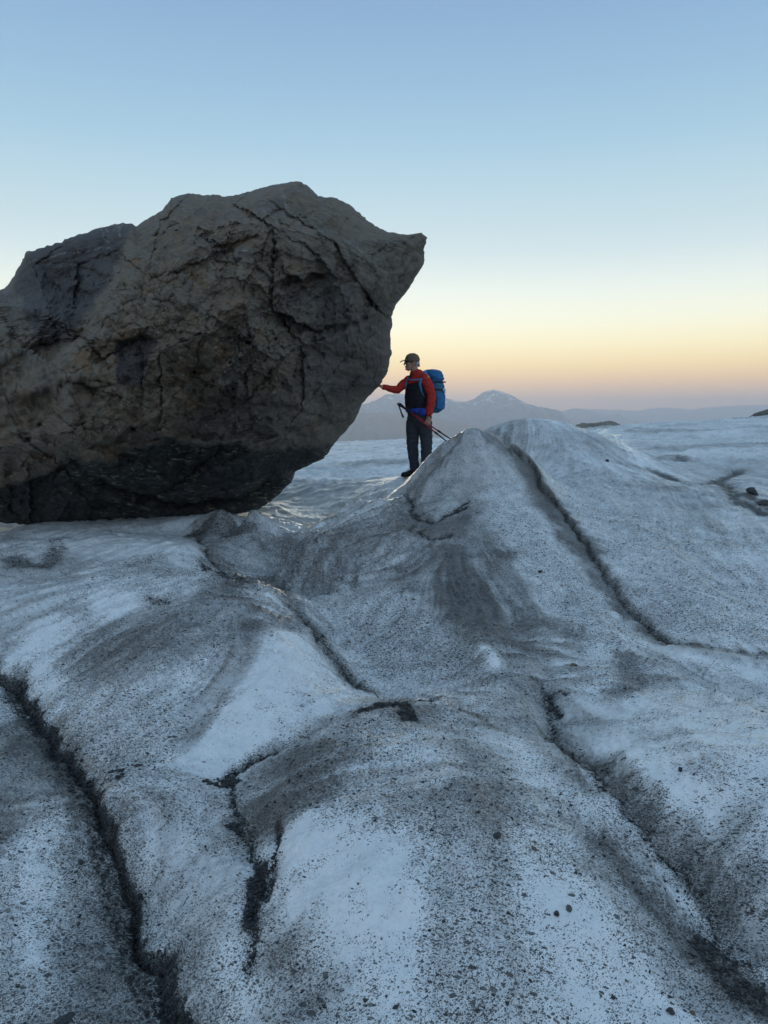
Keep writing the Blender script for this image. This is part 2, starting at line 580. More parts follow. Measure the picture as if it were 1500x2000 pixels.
flute([(1100, 870), (1300, 950), (1500, 1120), (1500, 1280), (1330, 1230), (1100, 1000)], (1100, 880), (1350, 1230), 0.03, 0.7, 0.4)

def melt_streaks():
    """noise smeared along the fall line of the ice: how melt water drags silt and cuts flutes"""
    j0, j1 = np.searchsorted(TH, -0.56), np.searchsorted(TH, 0.56)
    i1 = np.searchsorted(RHO, math.log(13.0))
    sub = (slice(0, i1), slice(j0, j1))
    z = base_height(TT[sub][::3, ::4], RR[sub][::3, ::4])
    rr, tt = RHO[:i1:3], TH[j0:j1:4]
    zr = np.gradient(z, rr, axis=0); zt = np.gradient(z, tt, axis=1)
    def look(A, x, y):
        th = np.arctan2(x, y); rh = np.log(np.hypot(x, y))
        fi = np.clip(np.interp(rh, rr, np.arange(len(rr))), 0, len(rr) - 1.001); fj = np.clip(np.interp(th, tt, np.arange(len(tt))), 0, len(tt) - 1.001)
        i = fi.astype(int); j = fj.astype(int); a = fi - i; b = fj - j
        return (A[i, j] * (1 - b) + A[i, j + 1] * b) * (1 - a) + (A[i + 1, j] * (1 - b) + A[i + 1, j + 1] * b) * a
    X0, Y0 = GX[sub].reshape(-1), GY[sub].reshape(-1)
    acc = np.zeros_like(X0); wsum = 0.0
    for sg in (1, -1):
        x, y = X0.copy(), Y0.copy()
        for k in range(9):
            if not (sg == -1 and k == 0):
                w = 1 - k / 10
                acc += w * (perlin2(x * 9 + 3, y * 9) + 0.9 * perlin2(x * 24, y * 24 + 8)); wsum += w
            r2 = x * x + y * y
            gr, gt = look(zr, x, y), look(zt, x, y)
            gx = gr * x / r2 + gt * y / r2; gy = gr * y / r2 - gt * x / r2      # gradient of z in X, Y
            n = np.hypot(gx, gy) + 0.02
            st = 0.055
            x = x - sg * st * gx / n; y = y - sg * st * gy / n
    out = np.zeros_like(GX); out[sub] = (acc / acc.std()).reshape(out[sub].shape)
    return np.clip(out, -2.5, 2.5)


STREAK = melt_streaks() * near * (1 - 0.65 * np.exp(-((GX - 1.05) ** 2 + (GY - 8.6) ** 2) / 1.2)) * (0.75 + 0.5 * fbm2(GX * 0.8 + 60, GY * 0.8, 2))
GZ = GZ + 0.0055 * STREAK * np.clip(ER / 4, 0.5, 1.6)
FILM = 0.25 + 0.25 * fbm2(GX * 0.7 + 9, GY * 0.7, 4) + 0.16 * fbm2(GX * 3.7, GY * 3.7, 3)
GRIT = 0.30 + 0.35 * fbm2(GX * 1.3 + 31, GY * 1.3, 3) + 0.15 * fbm2(GX * 6, GY * 6, 2)
SOIL = np.zeros_like(GX)
WET = np.zeros_like(GX)
CHIP = 0.14 + 0.22 * fbm2(GX * 0.9 + 17, GY * 0.9, 3)
SMUDGE = 0.115 * STREAK
FILM = np.where(far > 0.5, FILM * 0.75 + 0.35 * smooth(0.0, 0.6, fbm2(GX * 0.12 + 3, GY * 0.3, 4)), FILM); GRIT = np.where(far > 0.5, GRIT * 0.4, GRIT)
WARP = fbm2(GX * 5.5 + 70, GY * 5.5, 4)
WARP_FINE = fbm2(GX * 26 + 11, GY * 26, 3)

GFLAT = (GX.reshape(-1), GY.reshape(-1))


def near_sel(poly, reach):
    p = np.array(poly)
    x0, y0 = p.min(0) - reach; x1, y1 = p.max(0) + reach
    return np.nonzero((GFLAT[0] > x0) & (GFLAT[0] < x1) & (GFLAT[1] > y0) & (GFLAT[1] < y1))[0]


def crease(pts, w, depth, soil=0.0, soil_w=None, step=0.0, step_l=0.3, film=0.0, taper=True, wob=0.5):
    """a groove of half-width w metres along the line; step > 0 lifts its left bank (left of travel)"""
    poly = ice_line(pts)
    reach = max(w * 4, step_l * 3.0, (soil_w or w) * 3.5)
    s = near_sel(poly, reach)
    if not len(s):
        return
    x, y = GFLAT[0][s], GFLAT[1][s]
    wf = WARP.reshape(-1)[s]; wff = WARP_FINE.reshape(-1)[s]
    d, sd, t = seg_dist(x + wob * w * wf, y + wob * w * wf, poly)
    end = np.clip(np.minimum(t, 1 - t) / 0.12, 0, 1) ** 0.5 if taper else 1.0
    end = np.where((t <= 0) | (t >= 1), 0.0 if taper else 1.0, end)
    z = GZ.reshape(-1)
    z[s] -= (0.62 * depth if depth > 0 else depth) * np.exp(-(d / w) ** 1.3) * end
    if step:
        z[s] += step * np.exp(-d / step_l) * end * smooth(-0.25, 0.6, sd * d / w)
    if soil:
        sw = soil_w or w
        dd = d / sw * (1 + 0.12 * wf + 0.30 * wff)
        f = SOIL.reshape(-1)
        f[s] = np.maximum(f[s], soil * (1 - smooth(0.3, 1.7, dd)) * np.minimum(1, end * 1.5))
        g = GRIT.reshape(-1)
        g[s] += 0.5 * soil * np.exp(-(d / (2.6 * sw)) ** 2) * end
    if film:
        f = FILM.reshape(-1)
        f[s] += film * np.exp(-(d / (3 * w)) ** 2) * end


def smear(pts, w, film=0.0, grit=0.0, soil=0.0, soft=1.0):
    """a band of silt (film), grit or dark soil laid on the ice along a line; negative values wash it clean"""
    poly = ice_line(pts) if len(pts) > 1 else [tuple(hit(*pts[0])[0]), tuple(hit(pts[0][0] + 1, pts[0][1])[0])]
    s = near_sel(poly, w * 2.6)
    if not len(s):
        return
    x, y = GFLAT[0][s], GFLAT[1][s]
    wf = WARP.reshape(-1)[s]; wff = WARP_FINE.reshape(-1)[s]
    d, _, t = seg_dist(x, y, poly)
    g = np.exp(-(d / w * (1 + 0.45 * wf + 0.25 * wff)) ** 2 * 1.2)
    if film:
        FILM.reshape(-1)[s] += film * g
    if grit:
        GRIT.reshape(-1)[s] += grit * g
    if soil:
        f = SOIL.reshape(-1); f[s] = np.maximum(f[s], soil * smooth(0.15, 0.9, g + 0.2 * wff))


def ridge_line(pts, w, h):
    crease(pts, w, -h, taper=True, wob=0.2)


def patch(pts, soft, film=None, grit=None, k=1.0, chip=None):
    """set the silt and grit of an area of ice outlined in the photograph"""
    pts = list(pts)
    q = []
    for a, b in zip(pts, pts[1:] + pts[:1]):
        n = max(1, int(math.dist(a, b) / 60))
        q += [(a[0] + (b[0] - a[0]) * i / n, a[1] + (b[1] - a[1]) * i / n) for i in range(n)]
    q = np.array(q)
    poly = [tuple(v) for v in hit(q[:, 0], q[:, 1])]
    s = near_sel(poly, soft * 2)
    if not len(s):
        return
    x, y = GFLAT[0][s], GFLAT[1][s]
    wf = WARP.reshape(-1)[s]; wff = WARP_FINE.reshape(-1)[s]
    x = x + 0.5 * soft * wf; y = y + 0.5 * soft * WARP.reshape(-1)[s - 37]
    cl = poly + [poly[0]]
    d, _, _ = seg_dist(x, y, cl)
    ins = np.zeros(len(s), bool)
    for (ax, ay), (bx, by) in zip(cl[:-1], cl[1:]):
        c = (ay > y) != (by > y)
        ins ^= c & (x < (bx - ax) * (y - ay) / (by - ay + 1e-12) + ax)
    sd = np.where(ins, d, -d)
    w = k * smooth(-soft, soft, sd + 0.4 * soft * wff)
    if chip is not None:
        f = CHIP.reshape(-1)
        f[s] += (chip * (0.8 + 0.5 * wf) - f[s]) * w
    film = None if film is None else film * 1.15
    for arr, v, sp in ((FILM, film, 0.6), (GRIT, grit, 0.55)):
        if v is None:
            continue
        f = arr.reshape(-1)
        tgt = v + sp * (f[s] - 0.32)
        f[s] += (tgt - f[s]) * w


# --- areas
patch([(-100, 1120), (120, 1080), (170, 1250), (120, 1340), (-100, 1320)], 0.15, 0.30, 0.30)
patch([(180, 1090), (380, 1068), (440, 1115), (300, 1160), (150, 1205)], 0.12, 0.02, 0.38, chip=0.8)
patch([(150, 1250), (300, 1185), (450, 1140), (505, 1230), (400, 1285), (250, 1350), (130, 1340)], 0.12, 0.50, 0.62)
patch([(120, 1350), (350, 1350), (375, 1420), (300, 1505), (180, 1510), (110, 1420)], 0.10, 0.12, 0.60, chip=0.6)
patch([(40, 1030), (370, 1015), (400, 1080), (300, 1058), (170, 1082), (60, 1105)], 0.12, 0.22, 0.02)
patch([(180, 1165), (250, 1165), (235, 1212), (185, 1205)], 0.06, -0.05, 0.05)
patch([(60, 1250), (110, 1200), (150, 1220), (90, 1300)], 0.08, -0.02, 0.12)
patch([(200, 1560), (390, 1540), (450, 1570), (490, 1640), (470, 1750), (455, 2050), (380, 2050), (290, 1800)], 0.05, 0.42, 0.42)
patch([(-100, 1400), (60, 1400), (190, 1600), (330, 2060), (-200, 2060)], 0.08, 0.48, 0.55)
patch([(30, 1620), (120, 1560), (160, 1700), (80, 1880), (10, 1850)], 0.10, 0.05, 0.40, chip=0.55)
patch([(620, 1425), (720, 1384), (850, 1392), (830, 1450), (700, 1480)], 0.07, 0.35, 0.62)
patch([(470, 1500), (600, 1435), (700, 1480), (650, 1585), (540, 1625), (460, 1600)], 0.08, 0.60, 0.68)
patch([(545, 1640), (640, 1600), (760, 1570), (860, 1700), (800, 1920), (600, 1870), (540, 1750)], 0.10, 0.12, 0.22)
patch([(760, 1440), (900, 1420), (1010, 1580), (1060, 1850), (1000, 2060), (820, 2060), (860, 1700)], 0.12, 0.30, 0.42)
patch([(520, 1850), (800, 1920), (820, 2060), (480, 2060)], 0.10, 0.30, 0.42)
patch([(1000, 1620), (1080, 1650), (1190, 1800), (1420, 2060), (1130, 2060), (1050, 1850)], 0.07, -0.08, 0.26, chip=0.75)
patch([(1100, 1560), (1250, 1680), (1400, 1860), (1500, 2000), (1400, 2020), (1200, 1800)], 0.06, 0.48, 0.55)
patch([(1250, 1350), (1500, 1300), (1600, 1700), (1480, 1760), (1330, 1600), (1180, 1450)], 0.10, 0.20, 0.28)
patch([(1350, 1640), (1480, 1700), (1560, 1900), (1480, 1880)], 0.08, 0.38, 0.45)
patch([(1100, 900), (1250, 960), (1400, 1100), (1600, 1150), (1600, 1290), (1330, 1235), (1185, 1090), (1080, 960)], 0.16, -0.06, 0.50, chip=0.9)
patch([(960, 1015), (1050, 1005), (1180, 1185), (1260, 1262), (1150, 1285), (1060, 1150)], 0.14, -0.08, 0.48, chip=0.9)
patch([(780, 1010), (930, 1005), (1000, 1080), (1080, 1210), (1050, 1330), (900, 1335), (870, 1200), (780, 1100)], 0.16, 0.56, 0.60)
patch([(650, 1180), (770, 1140), (880, 1240), (900, 1300), (800, 1345), (710, 1310)], 0.12, 0.0, 0.62, chip=0.9)
patch([(620, 1060), (790, 982), (800, 1080), (700, 1150), (640, 1130)], 0.12, 0.42, 0.40)
patch([(905, 853), (985, 868), (1000, 920), (900, 985), (790, 965)], 0.10, 0.42, 0.20)
patch([(940, 1310), (1060, 1340), (1080, 1440), (1180, 1560), (1100, 1560), (960, 1440)], 0.10, 0.35, 0.45)
patch([(555, 1240), (640, 1290), (700, 1350), (640, 1385), (530, 1442), (420, 1505), (390, 1522), (320, 1502), (385, 1468), (460, 1370), (510, 1280)], 0.035, 0.06, 0.14)
patch([(395, 1040), (470, 1030), (560, 1055), (640, 1140), (700, 1200), (650, 1265), (570, 1185), (450, 1112)], 0.12, 0.30, 0.38)
patch([(1000, 900), (1045, 925), (1075, 985), (1130, 1050), (1190, 1130), (1260, 1200), (1340, 1262), (1240, 1225), (1120, 1090), (1030, 960)], 0.10, 0.58, 0.40)
patch([(480, 988), (560, 1030), (640, 1010), (700, 980), (785, 955), (800, 930), (620, 940), (540, 955)], 0.3, -0.05, 0.05)
wetten_later = [(520, 1000), (600, 1000), (700, 970), (780, 950)]
def cusp(pts, w, h):
    """sharpen a crest"""
    poly = ice_line(pts)
    s = near_sel(poly, w * 4)
    x, y = GFLAT[0][s], GFLAT[1][s]
    wf = WARP.reshape(-1)[s]
    d, _, t = seg_dist(x + 0.15 * w * wf, y + 0.15 * w * wf, poly)
    end = np.clip(np.minimum(t, 1 - t) / 0.2, 0, 1)
    GZ.reshape(-1)[s] += h * np.exp(-d / w) * end


cusp([(800, 950), (850, 890), (905, 856), (985, 870), (1040, 928), (1110, 1035), (1180, 1118), (1240, 1185)], 0.22, 0.13)
cusp([(1000, 838), (1085, 826), (1130, 838), (1190, 858), (1265, 914)], 0.28, 0.10)
cusp([(420, 1090), (465, 1122), (525, 1175), (580, 1212), (640, 1285), (705, 1345)], 0.14, 0.10)
cusp([(530, 1022), (560, 1038), (620, 1034), (705, 990), (785, 966)], 0.22, 0.09)
cusp([(620, 1425), (680, 1392), (760, 1380), (850, 1390), (930, 1420)], 0.13, 0.05)
cusp([(1095, 870), (1160, 960), (1260, 1060), (1380, 1180)], 0.35, 0.06)
cusp([(1130, 1480), (1230, 1585), (1330, 1710), (1420, 1830)], 0.07, 0.035)
cusp([(1170, 1460), (1270, 1530), (1370, 1640), (1480, 1800)], 0.09, 0.04)
for _q, _w, _h in (([(1000, 960), (1075, 1080), (1150, 1190), (1240, 1290), (1380, 1400)], 0.16, 0.045), ([(870, 1130), (915, 1260), (1000, 1370), (1110, 1490), (1250, 1660)], 0.13, 0.045),
                   ([(1190, 1330), (1320, 1430), (1460, 1580)], 0.12, 0.04), ([(1250, 1300), (1380, 1360), (1500, 1440)], 0.14, 0.045), ([(1160, 960), (1290, 1110), (1430, 1230)], 0.2, 0.05),
                   ([(820, 1420), (900, 1560), (960, 1760), (1010, 1960)], 0.08, 0.025), ([(640, 1440), (560, 1560), (540, 1620)], 0.09, 0.03)):
    cusp(_q, _w, _h)
cusp([(940, 1180), (950, 1250), (975, 1320)], 0.12, 0.05)
cusp([(560, 1250), (520, 1330), (440, 1420), (370, 1490)], 0.10, 0.03)
for _q, _w, _d in (([(1000, 880), (1050, 950), (1120, 1045), (1190, 1130), (1260, 1205), (1345, 1265)], 0.24, 0.14),
                   ([(1065, 1360), (1100, 1435), (1200, 1545), (1340, 1705), (1460, 1880)], 0.16, 0.10),
                   ([(712, 1372), (610, 1415), (505, 1466), (420, 1525)], 0.13, 0.08),
                   ([(10, 1320), (125, 1450), (212, 1585), (272, 1790), (345, 1960)], 0.17, 0.12),
                   ([(480, 1620), (520, 1690), (495, 1800)], 0.12, 0.07),
                   ([(1262, 914), (1345, 938), (1452, 914)], 0.25, 0.10)):
    crease(_q, _w, _d, taper=True, wob=0.25)
# --- crack on the left, between the block and the lower left hump
crease([(-60, 1290), (10, 1320), (65, 1362), (125, 1450), (168, 1508), (212, 1585), (238, 1680), (272, 1790), (312, 1870), (345, 1960), (380, 2040), (420, 2150)],
       0.045, 0.10, soil=0.9, soil_w=0.026, step=0.045, step_l=0.16, taper=False)
smear([(60, 1385), (130, 1490), (180, 1580), (210, 1700), (245, 1820), (285, 1930), (330, 2040)], 0.06, film=0.35, grit=0.7, soil=0.42)
smear([(20, 1330), (45, 1365), (90, 1400)], 0.07, soil=0.5, film=0.3, grit=0.5)
smear([(10, 1420), (110, 1450), (170, 1560)], 0.13, film=0.45, grit=0.3)
smear([(40, 1600), (90, 1750), (60, 1900)], 0.10, film=-0.1, grit=-0.25)
smear([(140, 1680), (170, 1850), (200, 1990)], 0.10, film=0.25, grit=0.25)
smear([(20, 1480), (20, 1620)], 0.12, film=0.22, grit=0.1)
# --- crack between block and central hump
crease([(712, 1372), (660, 1392), (610, 1415), (555, 1442), (505, 1466), (455, 1496), (398, 1536)], 0.030, 0.07, soil=0.7, soil_w=0.020, step=-0.0, film=0.2)
smear([(430, 1522), (452, 1530)], 0.050, soil=1.0)
smear([(400, 1538), (440, 1545)], 0.018, soil=1.0)
crease([(445, 1530), (462, 1570), (472, 1612), (500, 1642), (522, 1690), (505, 1760), (492, 1840), (480, 1930)], 0.04, 0.06, soil=0.5, soil_w=0.02)
smear([(512, 1665), (505, 1700), (492, 1760), (488, 1810)], 0.040, soil=0.8, film=0.35, grit=0.6)
smear([(453, 1615), (470, 1625)], 0.026, soil=0.8)
smear([(520, 1820), (560, 1870), (620, 1930)], 0.10, film=0.35, grit=0.4)
smear([(470, 1590), (540, 1600)], 0.10, film=0.25, grit=0.45)
crease([(535, 1600), (545, 1630), (532, 1690), (530, 1750)], 0.025, 0.05, soil=0.6, soil_w=0.012, step=0.03, step_l=0.12)
# --- trough between block and right ridge
crease([(372, 1022), (415, 1085), (470, 1128), (525, 1165), (575, 1205), (620, 1255), (665, 1302), (705, 1340), (760, 1362), (845, 1366)],
       0.060, 0.06, soil=0.5, soil_w=0.022, film=0.35)
crease([(400, 1075), (470, 1132), (525, 1170), (580, 1212), (625, 1262), (670, 1310), (712, 1345), (780, 1366)], 0.17, 0.10, taper=True)
smear([(730, 1352), (790, 1364), (838, 1364)], 0.065, soil=0.42, film=0.45)
smear([(600, 1225), (640, 1268), (690, 1325), (740, 1358)], 0.075, soil=0.42, film=0.4, grit=0.4)
smear([(380, 1040), (420, 1030), (470, 1040)], 0.20, soil=0.45, grit=0.5, film=0.3)
smear([(400, 1085), (450, 1105)], 0.11, film=0.2, grit=0.5)
smear([(400, 1100), (440, 1128)], 0.07, soil=0.5, grit=0.6)
smear([(300, 1035), (200, 1045), (100, 1060), (340, 1070)], 0.30, film=-0.25, grit=-0.6)
smear([(440, 1140), (530, 1140), (585, 1205), (610, 1235)], 0.10, film=0.5, grit=0.25)
smear([(470, 1175), (555, 1225)], 0.10, film=0.45, grit=0.2)
# broken scalloped steps in the trough
for k, q in enumerate([[(520, 1062), (575, 1070), (620, 1085)], [(575, 1140), (640, 1150), (700, 1150)], [(600, 1115), (660, 1120), (720, 1105)], [(535, 1080), (590, 1085), (630, 1100)], [(530, 1110), (590, 1118), (640, 1135)], [(560, 1128), (610, 1135), (650, 1165)],
                       [(570, 1092), (600, 1120), (640, 1160)], [(545, 1095), (575, 1105), (610, 1108)], [(600, 1150), (650, 1165), (690, 1170)]]):
    crease(q, 0.06, 0.04, soil=0.25, soil_w=0.03, step=0.07, step_l=0.11, wob=0.8)
smear([(560, 1090), (620, 1140)], 0.30, grit=0.35, film=0.15)
# --- near ridge
crease([(985, 868), (1040, 925), (1062, 970), (1120, 1040), (1180, 1118), (1232, 1180), (1300, 1238), (1345, 1262)], 0.05, 0.055, soil=0.50, soil_w=0.020, step=0.07, step_l=0.5, film=0.28)
smear([(965, 862), (1015, 905), (1045, 950), (1075, 1010), (1110, 1060)], 0.22, film=0.45, grit=0.1)
smear([(1150, 1120), (1200, 1180), (1260, 1225), (1340, 1265)], 0.12, film=0.4, grit=0.1)
smear([(1345, 1265), (1420, 1278), (1500, 1290)], 0.05, film=0.35, grit=0.2, soil=0.3)
crease([(795, 968), (805, 995), (822, 1015), (880, 1005), (920, 975)], 0.07, 0.04, soil=0.55, soil_w=0.03)
crease([(815, 1040), (850, 1052), (882, 1048)], 0.05, 0.03, soil=0.55, soil_w=0.025)
crease([(885, 1005), (915, 990)], 0.04, 0.03, soil=0.9, soil_w=0.025)
smear([(780, 985), (850, 1040), (930, 1000)], 0.20, film=0.3, grit=0.3)
# flutes on the ridge nose
ridge_line([(912, 855), (895, 890), (862, 925), (825, 958)], 0.045, 0.045)
ridge_line([(938, 862), (905, 905), (860, 945), (812, 972)], 0.05, 0.05)
ridge_line([(870, 872), (835, 905), (800, 955)], 0.05, 0.035)
smear([(910, 855), (870, 900), (810, 960)], 0.22, film=0.25, grit=-0.5)
# small waves on the saddle lip
for q in ([(655, 1020), (700, 990), (770, 965)], [(600, 1035), (650, 1030), (720, 1002), (790, 985)], [(660, 1052), (740, 1020), (790, 1000)], [(640, 1085), (720, 1050), (790, 1030)],
          [(650, 1110), (740, 1075), (800, 1050)], [(690, 1118), (750, 1095)]):
    ridge_line(q, 0.07, 0.030)
smear([(560, 1040), (640, 1040), (740, 1000)], 0.22, film=-0.2, grit=-0.2)
smear([(680, 1080), (780, 1040)], 0.35, film=0.3, grit=0.2)
# dark dusty patches on the ridge flank
smear([(985, 1095)], 0.14, film=0.5, grit=0.5)
smear([(870, 1080), (900, 1140), (885, 1220)], 0.20, film=0.45, grit=0.25)
smear([(775, 1120), (790, 1150)], 0.14, film=0.35, grit=0.35)
smear([(930, 1180), (960, 1250), (1040, 1280)], 0.22, film=0.4, grit=0.2)
smear([(1080, 1230), (1140, 1260)], 0.16, film=0.3, grit=0.2)
smear([(895, 1170), (900, 1200)], 0.05, film=0.3, soil=0.3)
smear([(1000, 1010), (1080, 1110), (1160, 1210)], 0.28, film=-0.3, grit=0.1)
smear([(780, 1210), (840, 1270), (900, 1290)], 0.25, film=-0.2, grit=0.25)
smear([(700, 1230), (760, 1300)], 0.12, film=-0.1, grit=0.35)
ridge_line([(925, 1235), (935, 1280), (962, 1325)], 0.06, 0.03)
smear([(945, 1300), (965, 1325)], 0.055, film=-0.6, grit=-0.6)
# --- right slope
smear([(1100, 900), (1200, 950), (1320, 1050), (1420, 1100)], 0.5, film=-0.25, grit=0.12)
smear([(1230, 960), (1330, 955)], 0.25, film=0.25, grit=0.3)
smear([(1200, 1130), (1300, 1210), (1450, 1240)], 0.28, film=-0.35, grit=0.3)
smear([(1225, 1290), (1235, 1340), (1215, 1360)], 0.09, film=0.3, grit=0.7, soil=0.25)
smear([(1100, 1180), (1140, 1250)], 0.10, grit=0.4)
crease([(1215, 1362), (1260, 1345), (1330, 1340)], 0.05, 0.03, film=0.2)
smear([(1350, 1290), (1500, 1330)], 0.09, film=-0.5, grit=-0.3)
smear([(1250, 1400), (1350, 1420), (1480, 1480)], 0.25, film=-0.25, grit=-0.15)
crease([(1262, 914), (1300, 925), (1345, 938), (1400, 936), (1452, 914)], 0.08, 0.06, soil=0.9, soil_w=0.10)
crease([(1405, 935), (1430, 960), (1455, 985), (1520, 1012)], 0.10, 0.07, soil=0.9, soil_w=0.085)
smear([(1455, 965), (1510, 1000)], 0.10, grit=0.7, soil=0.7)
smear([(1270, 888), (1300, 890), (1335, 897)], 0.16, soil=0.5, grit=0.4)
smear([(1295, 853), (1330, 851), (1362, 849)], 0.45, soil=0.7)

smear([(1215, 870), (1262, 908)], 0.20, film=-0.5, grit=-0.6)
# --- gully at lower right
crease([(1055, 1340), (1075, 1375), (1095, 1430), (1140, 1478), (1200, 1540), (1270, 1620), (1340, 1700), (1400, 1790), (1450, 1870), (1510, 1925)],
       0.070, 0.060, soil=0.40, soil_w=0.022, step=-0.0, film=0.35, taper=False)
smear([(1085, 1420), (1150, 1480), (1230, 1560), (1310, 1650), (1380, 1750), (1440, 1860), (1500, 1930)], 0.085, film=0.4, grit=0.45)
crease([(1070, 1352), (1085, 1368), (1100, 1385)], 0.03, 0.04, soil=0.6, soil_w=0.022)
smear([(1070, 1355), (1105, 1358)], 0.03, soil=0.45)
smear([(1110, 1440), (1180, 1500)], 0.05, soil=0.38, film=0.2)
smear([(1375, 1830), (1420, 1900), (1480, 1960)], 0.07, film=0.4, grit=0.6, soil=0.5)
smear([(1180, 1650), (1270, 1760), (1350, 1860)], 0.05, film=0.35, grit=0.35)
smear([(1140, 1500), (1230, 1600), (1320, 1720), (1420, 1830), (1500, 1900)], 0.045, film=-0.55, grit=-0.1)
smear([(1010, 1450), (1060, 1520), (1130, 1560)], 0.09, film=-0.5, grit=-0.2)
smear([(1190, 1460), (1290, 1520), (1360, 1580)], 0.09, film=-0.55, grit=-0.35)
smear([(1030, 1640), (1100, 1780), (1200, 1920), (1300, 2020)], 0.09, film=-0.6, grit=-0.05)
smear([(950, 1560), (1000, 1640), (1100, 1680)], 0.13, film=0.3, grit=0.3)
smear([(850, 1400), (900, 1440), (940, 1520)], 0.12, film=0.2, grit=0.3)
smear([(1450, 1620), (1500, 1750)], 0.10, film=0.1, grit=0.2)
# --- central hump
smear([(720, 1395), (780, 1390), (800, 1410)], 0.06, soil=0.75, grit=0.6, film=0.3)
smear([(600, 1470), (560, 1560)], 0.14, film=0.3, grit=0.35)
smear([(860, 1385), (920, 1395), (960, 1420)], 0.06, film=0.5, grit=0.3)
smear([(720, 1480), (660, 1550), (750, 1560)], 0.20, film=0.15, grit=0.15)
smear([(560, 1660), (620, 1640), (700, 1700), (760, 1800)], 0.12, film=-0.35, grit=-0.25)
smear([(740, 1440), (780, 1470)], 0.12, film=-0.3, grit=0.2)
smear([(700, 1860), (850, 1950)], 0.10, film=-0.1, grit=0.1)
smear([(880, 1650), (900, 1800), (960, 1960)], 0.16, film=0.1, grit=0.2)
smear([(450, 1880), (470, 1980)], 0.06, film=-0.6, grit=-0.1)
smear([(340, 1650), (400, 1720)], 0.12, film=-0.1, grit=-0.3)
smear([(380, 1540), (450, 1580)], 0.10, film=0.1, grit=0.0)
# --- block face
smear([(555, 1270), (520, 1340), (450, 1420), (380, 1500)], 0.16, film=-0.5, grit=-0.45)
smear([(490, 1230), (470, 1310), (420, 1390), (370, 1450)], 0.11, film=0.5, grit=0.05)
smear([(400, 1285), (370, 1320)], 0.10, film=-0.45, grit=0.25)
smear([(270, 1400), (220, 1470), (260, 1490)], 0.16, film=-0.3, grit=0.3)
smear([(200, 1165), (240, 1190)], 0.12, film=-0.55, grit=-0.4)
smear([(80, 1220), (60, 1280), (100, 1350)], 0.10, film=-0.45, grit=-0.2)
smear([(250, 1100), (370, 1120)], 0.35, film=-0.2, grit=0.15)
smear([(290, 1170), (325, 1175)], 0.06, soil=0.4, grit=0.6)
smear([(260, 1105), (300, 1090)], 0.12, grit=0.6)
smear([(110, 1060), (90, 1110), (20, 1090)], 0.14, film=0.3, grit=0.5, soil=0.35)
smear([(150, 1300), (240, 1260)], 0.25, film=0.15, grit=0.2)
smear([(300, 1240), (220, 1300)], 0.20, film=0.25, grit=0.1)
smear([(135, 1430), (155, 1470)], 0.045, soil=0.4, grit=0.5)
crease([(150, 1520), (185, 1523), (225, 1520), (245, 1512)], 0.03, 0.035, soil=0.5, soil_w=0.018)
smear([(215, 1518), (236, 1512)], 0.018, soil=1.0)

def wetten(pts, w, v=1.0):
    poly = ice_line(pts)
    s = near_sel(poly, w * 2.6)
    d, _, _ = seg_dist(GFLAT[0][s], GFLAT[1][s], poly)
    f = WET.reshape(-1); f[s] = np.maximum(f[s], v * np.exp(-(d / w) ** 2))


wetten([(400, 1030), (480, 1120), (560, 1180), (640, 1270), (720, 1350), (840, 1366)], 0.25)
wetten([(560, 1040), (640, 1040), (740, 1000), (800, 970)], 0.45)
wetten([(580, 1100), (640, 1150), (700, 1100), (790, 1030)], 0.45, 0.9)
wetten(wetten_later, 0.6, 0.2)
wetten([(905, 858), (860, 910), (800, 965)], 0.40)
wetten([(460, 1120), (530, 1170), (600, 1225)], 0.22)
wetten([(60, 1060), (340, 1050)], 0.5, 0.8)
wetten([(1100, 835), (1190, 855), (1265, 912)], 0.35, 0.8)
wetten([(10, 1320), (130, 1460), (215, 1590), (275, 1790), (370, 2000)], 0.08, 0.8)
FILM = np.clip(FILM + SMUDGE, 0, 1.2); GRIT = np.clip(GRIT + 0.9 * SMUDGE, 0, 1.2); SOIL = np.clip(SOIL, 0, 1)
GZ = GZ + SOIL * near * 0.004 * WARP_FINE


def gz(X, Y):
    """height of the finished ice"""
    th, rho = math.atan2(X, Y), math.log(math.hypot(X, Y))
    i = int(np.clip(np.searchsorted(RHO, rho) - 1, 0, len(RHO) - 2)); j = int(np.clip(np.searchsorted(TH, th) - 1, 0, len(TH) - 2))
    a = (rho - RHO[i]) / (RHO[i + 1] - RHO[i]); b = (th - TH[j]) / (TH[j + 1] - TH[j])
    return float((GZ[i, j] * (1 - b) + GZ[i, j + 1] * b) * (1 - a) + (GZ[i + 1, j] * (1 - b) + GZ[i + 1, j + 1] * b) * a)


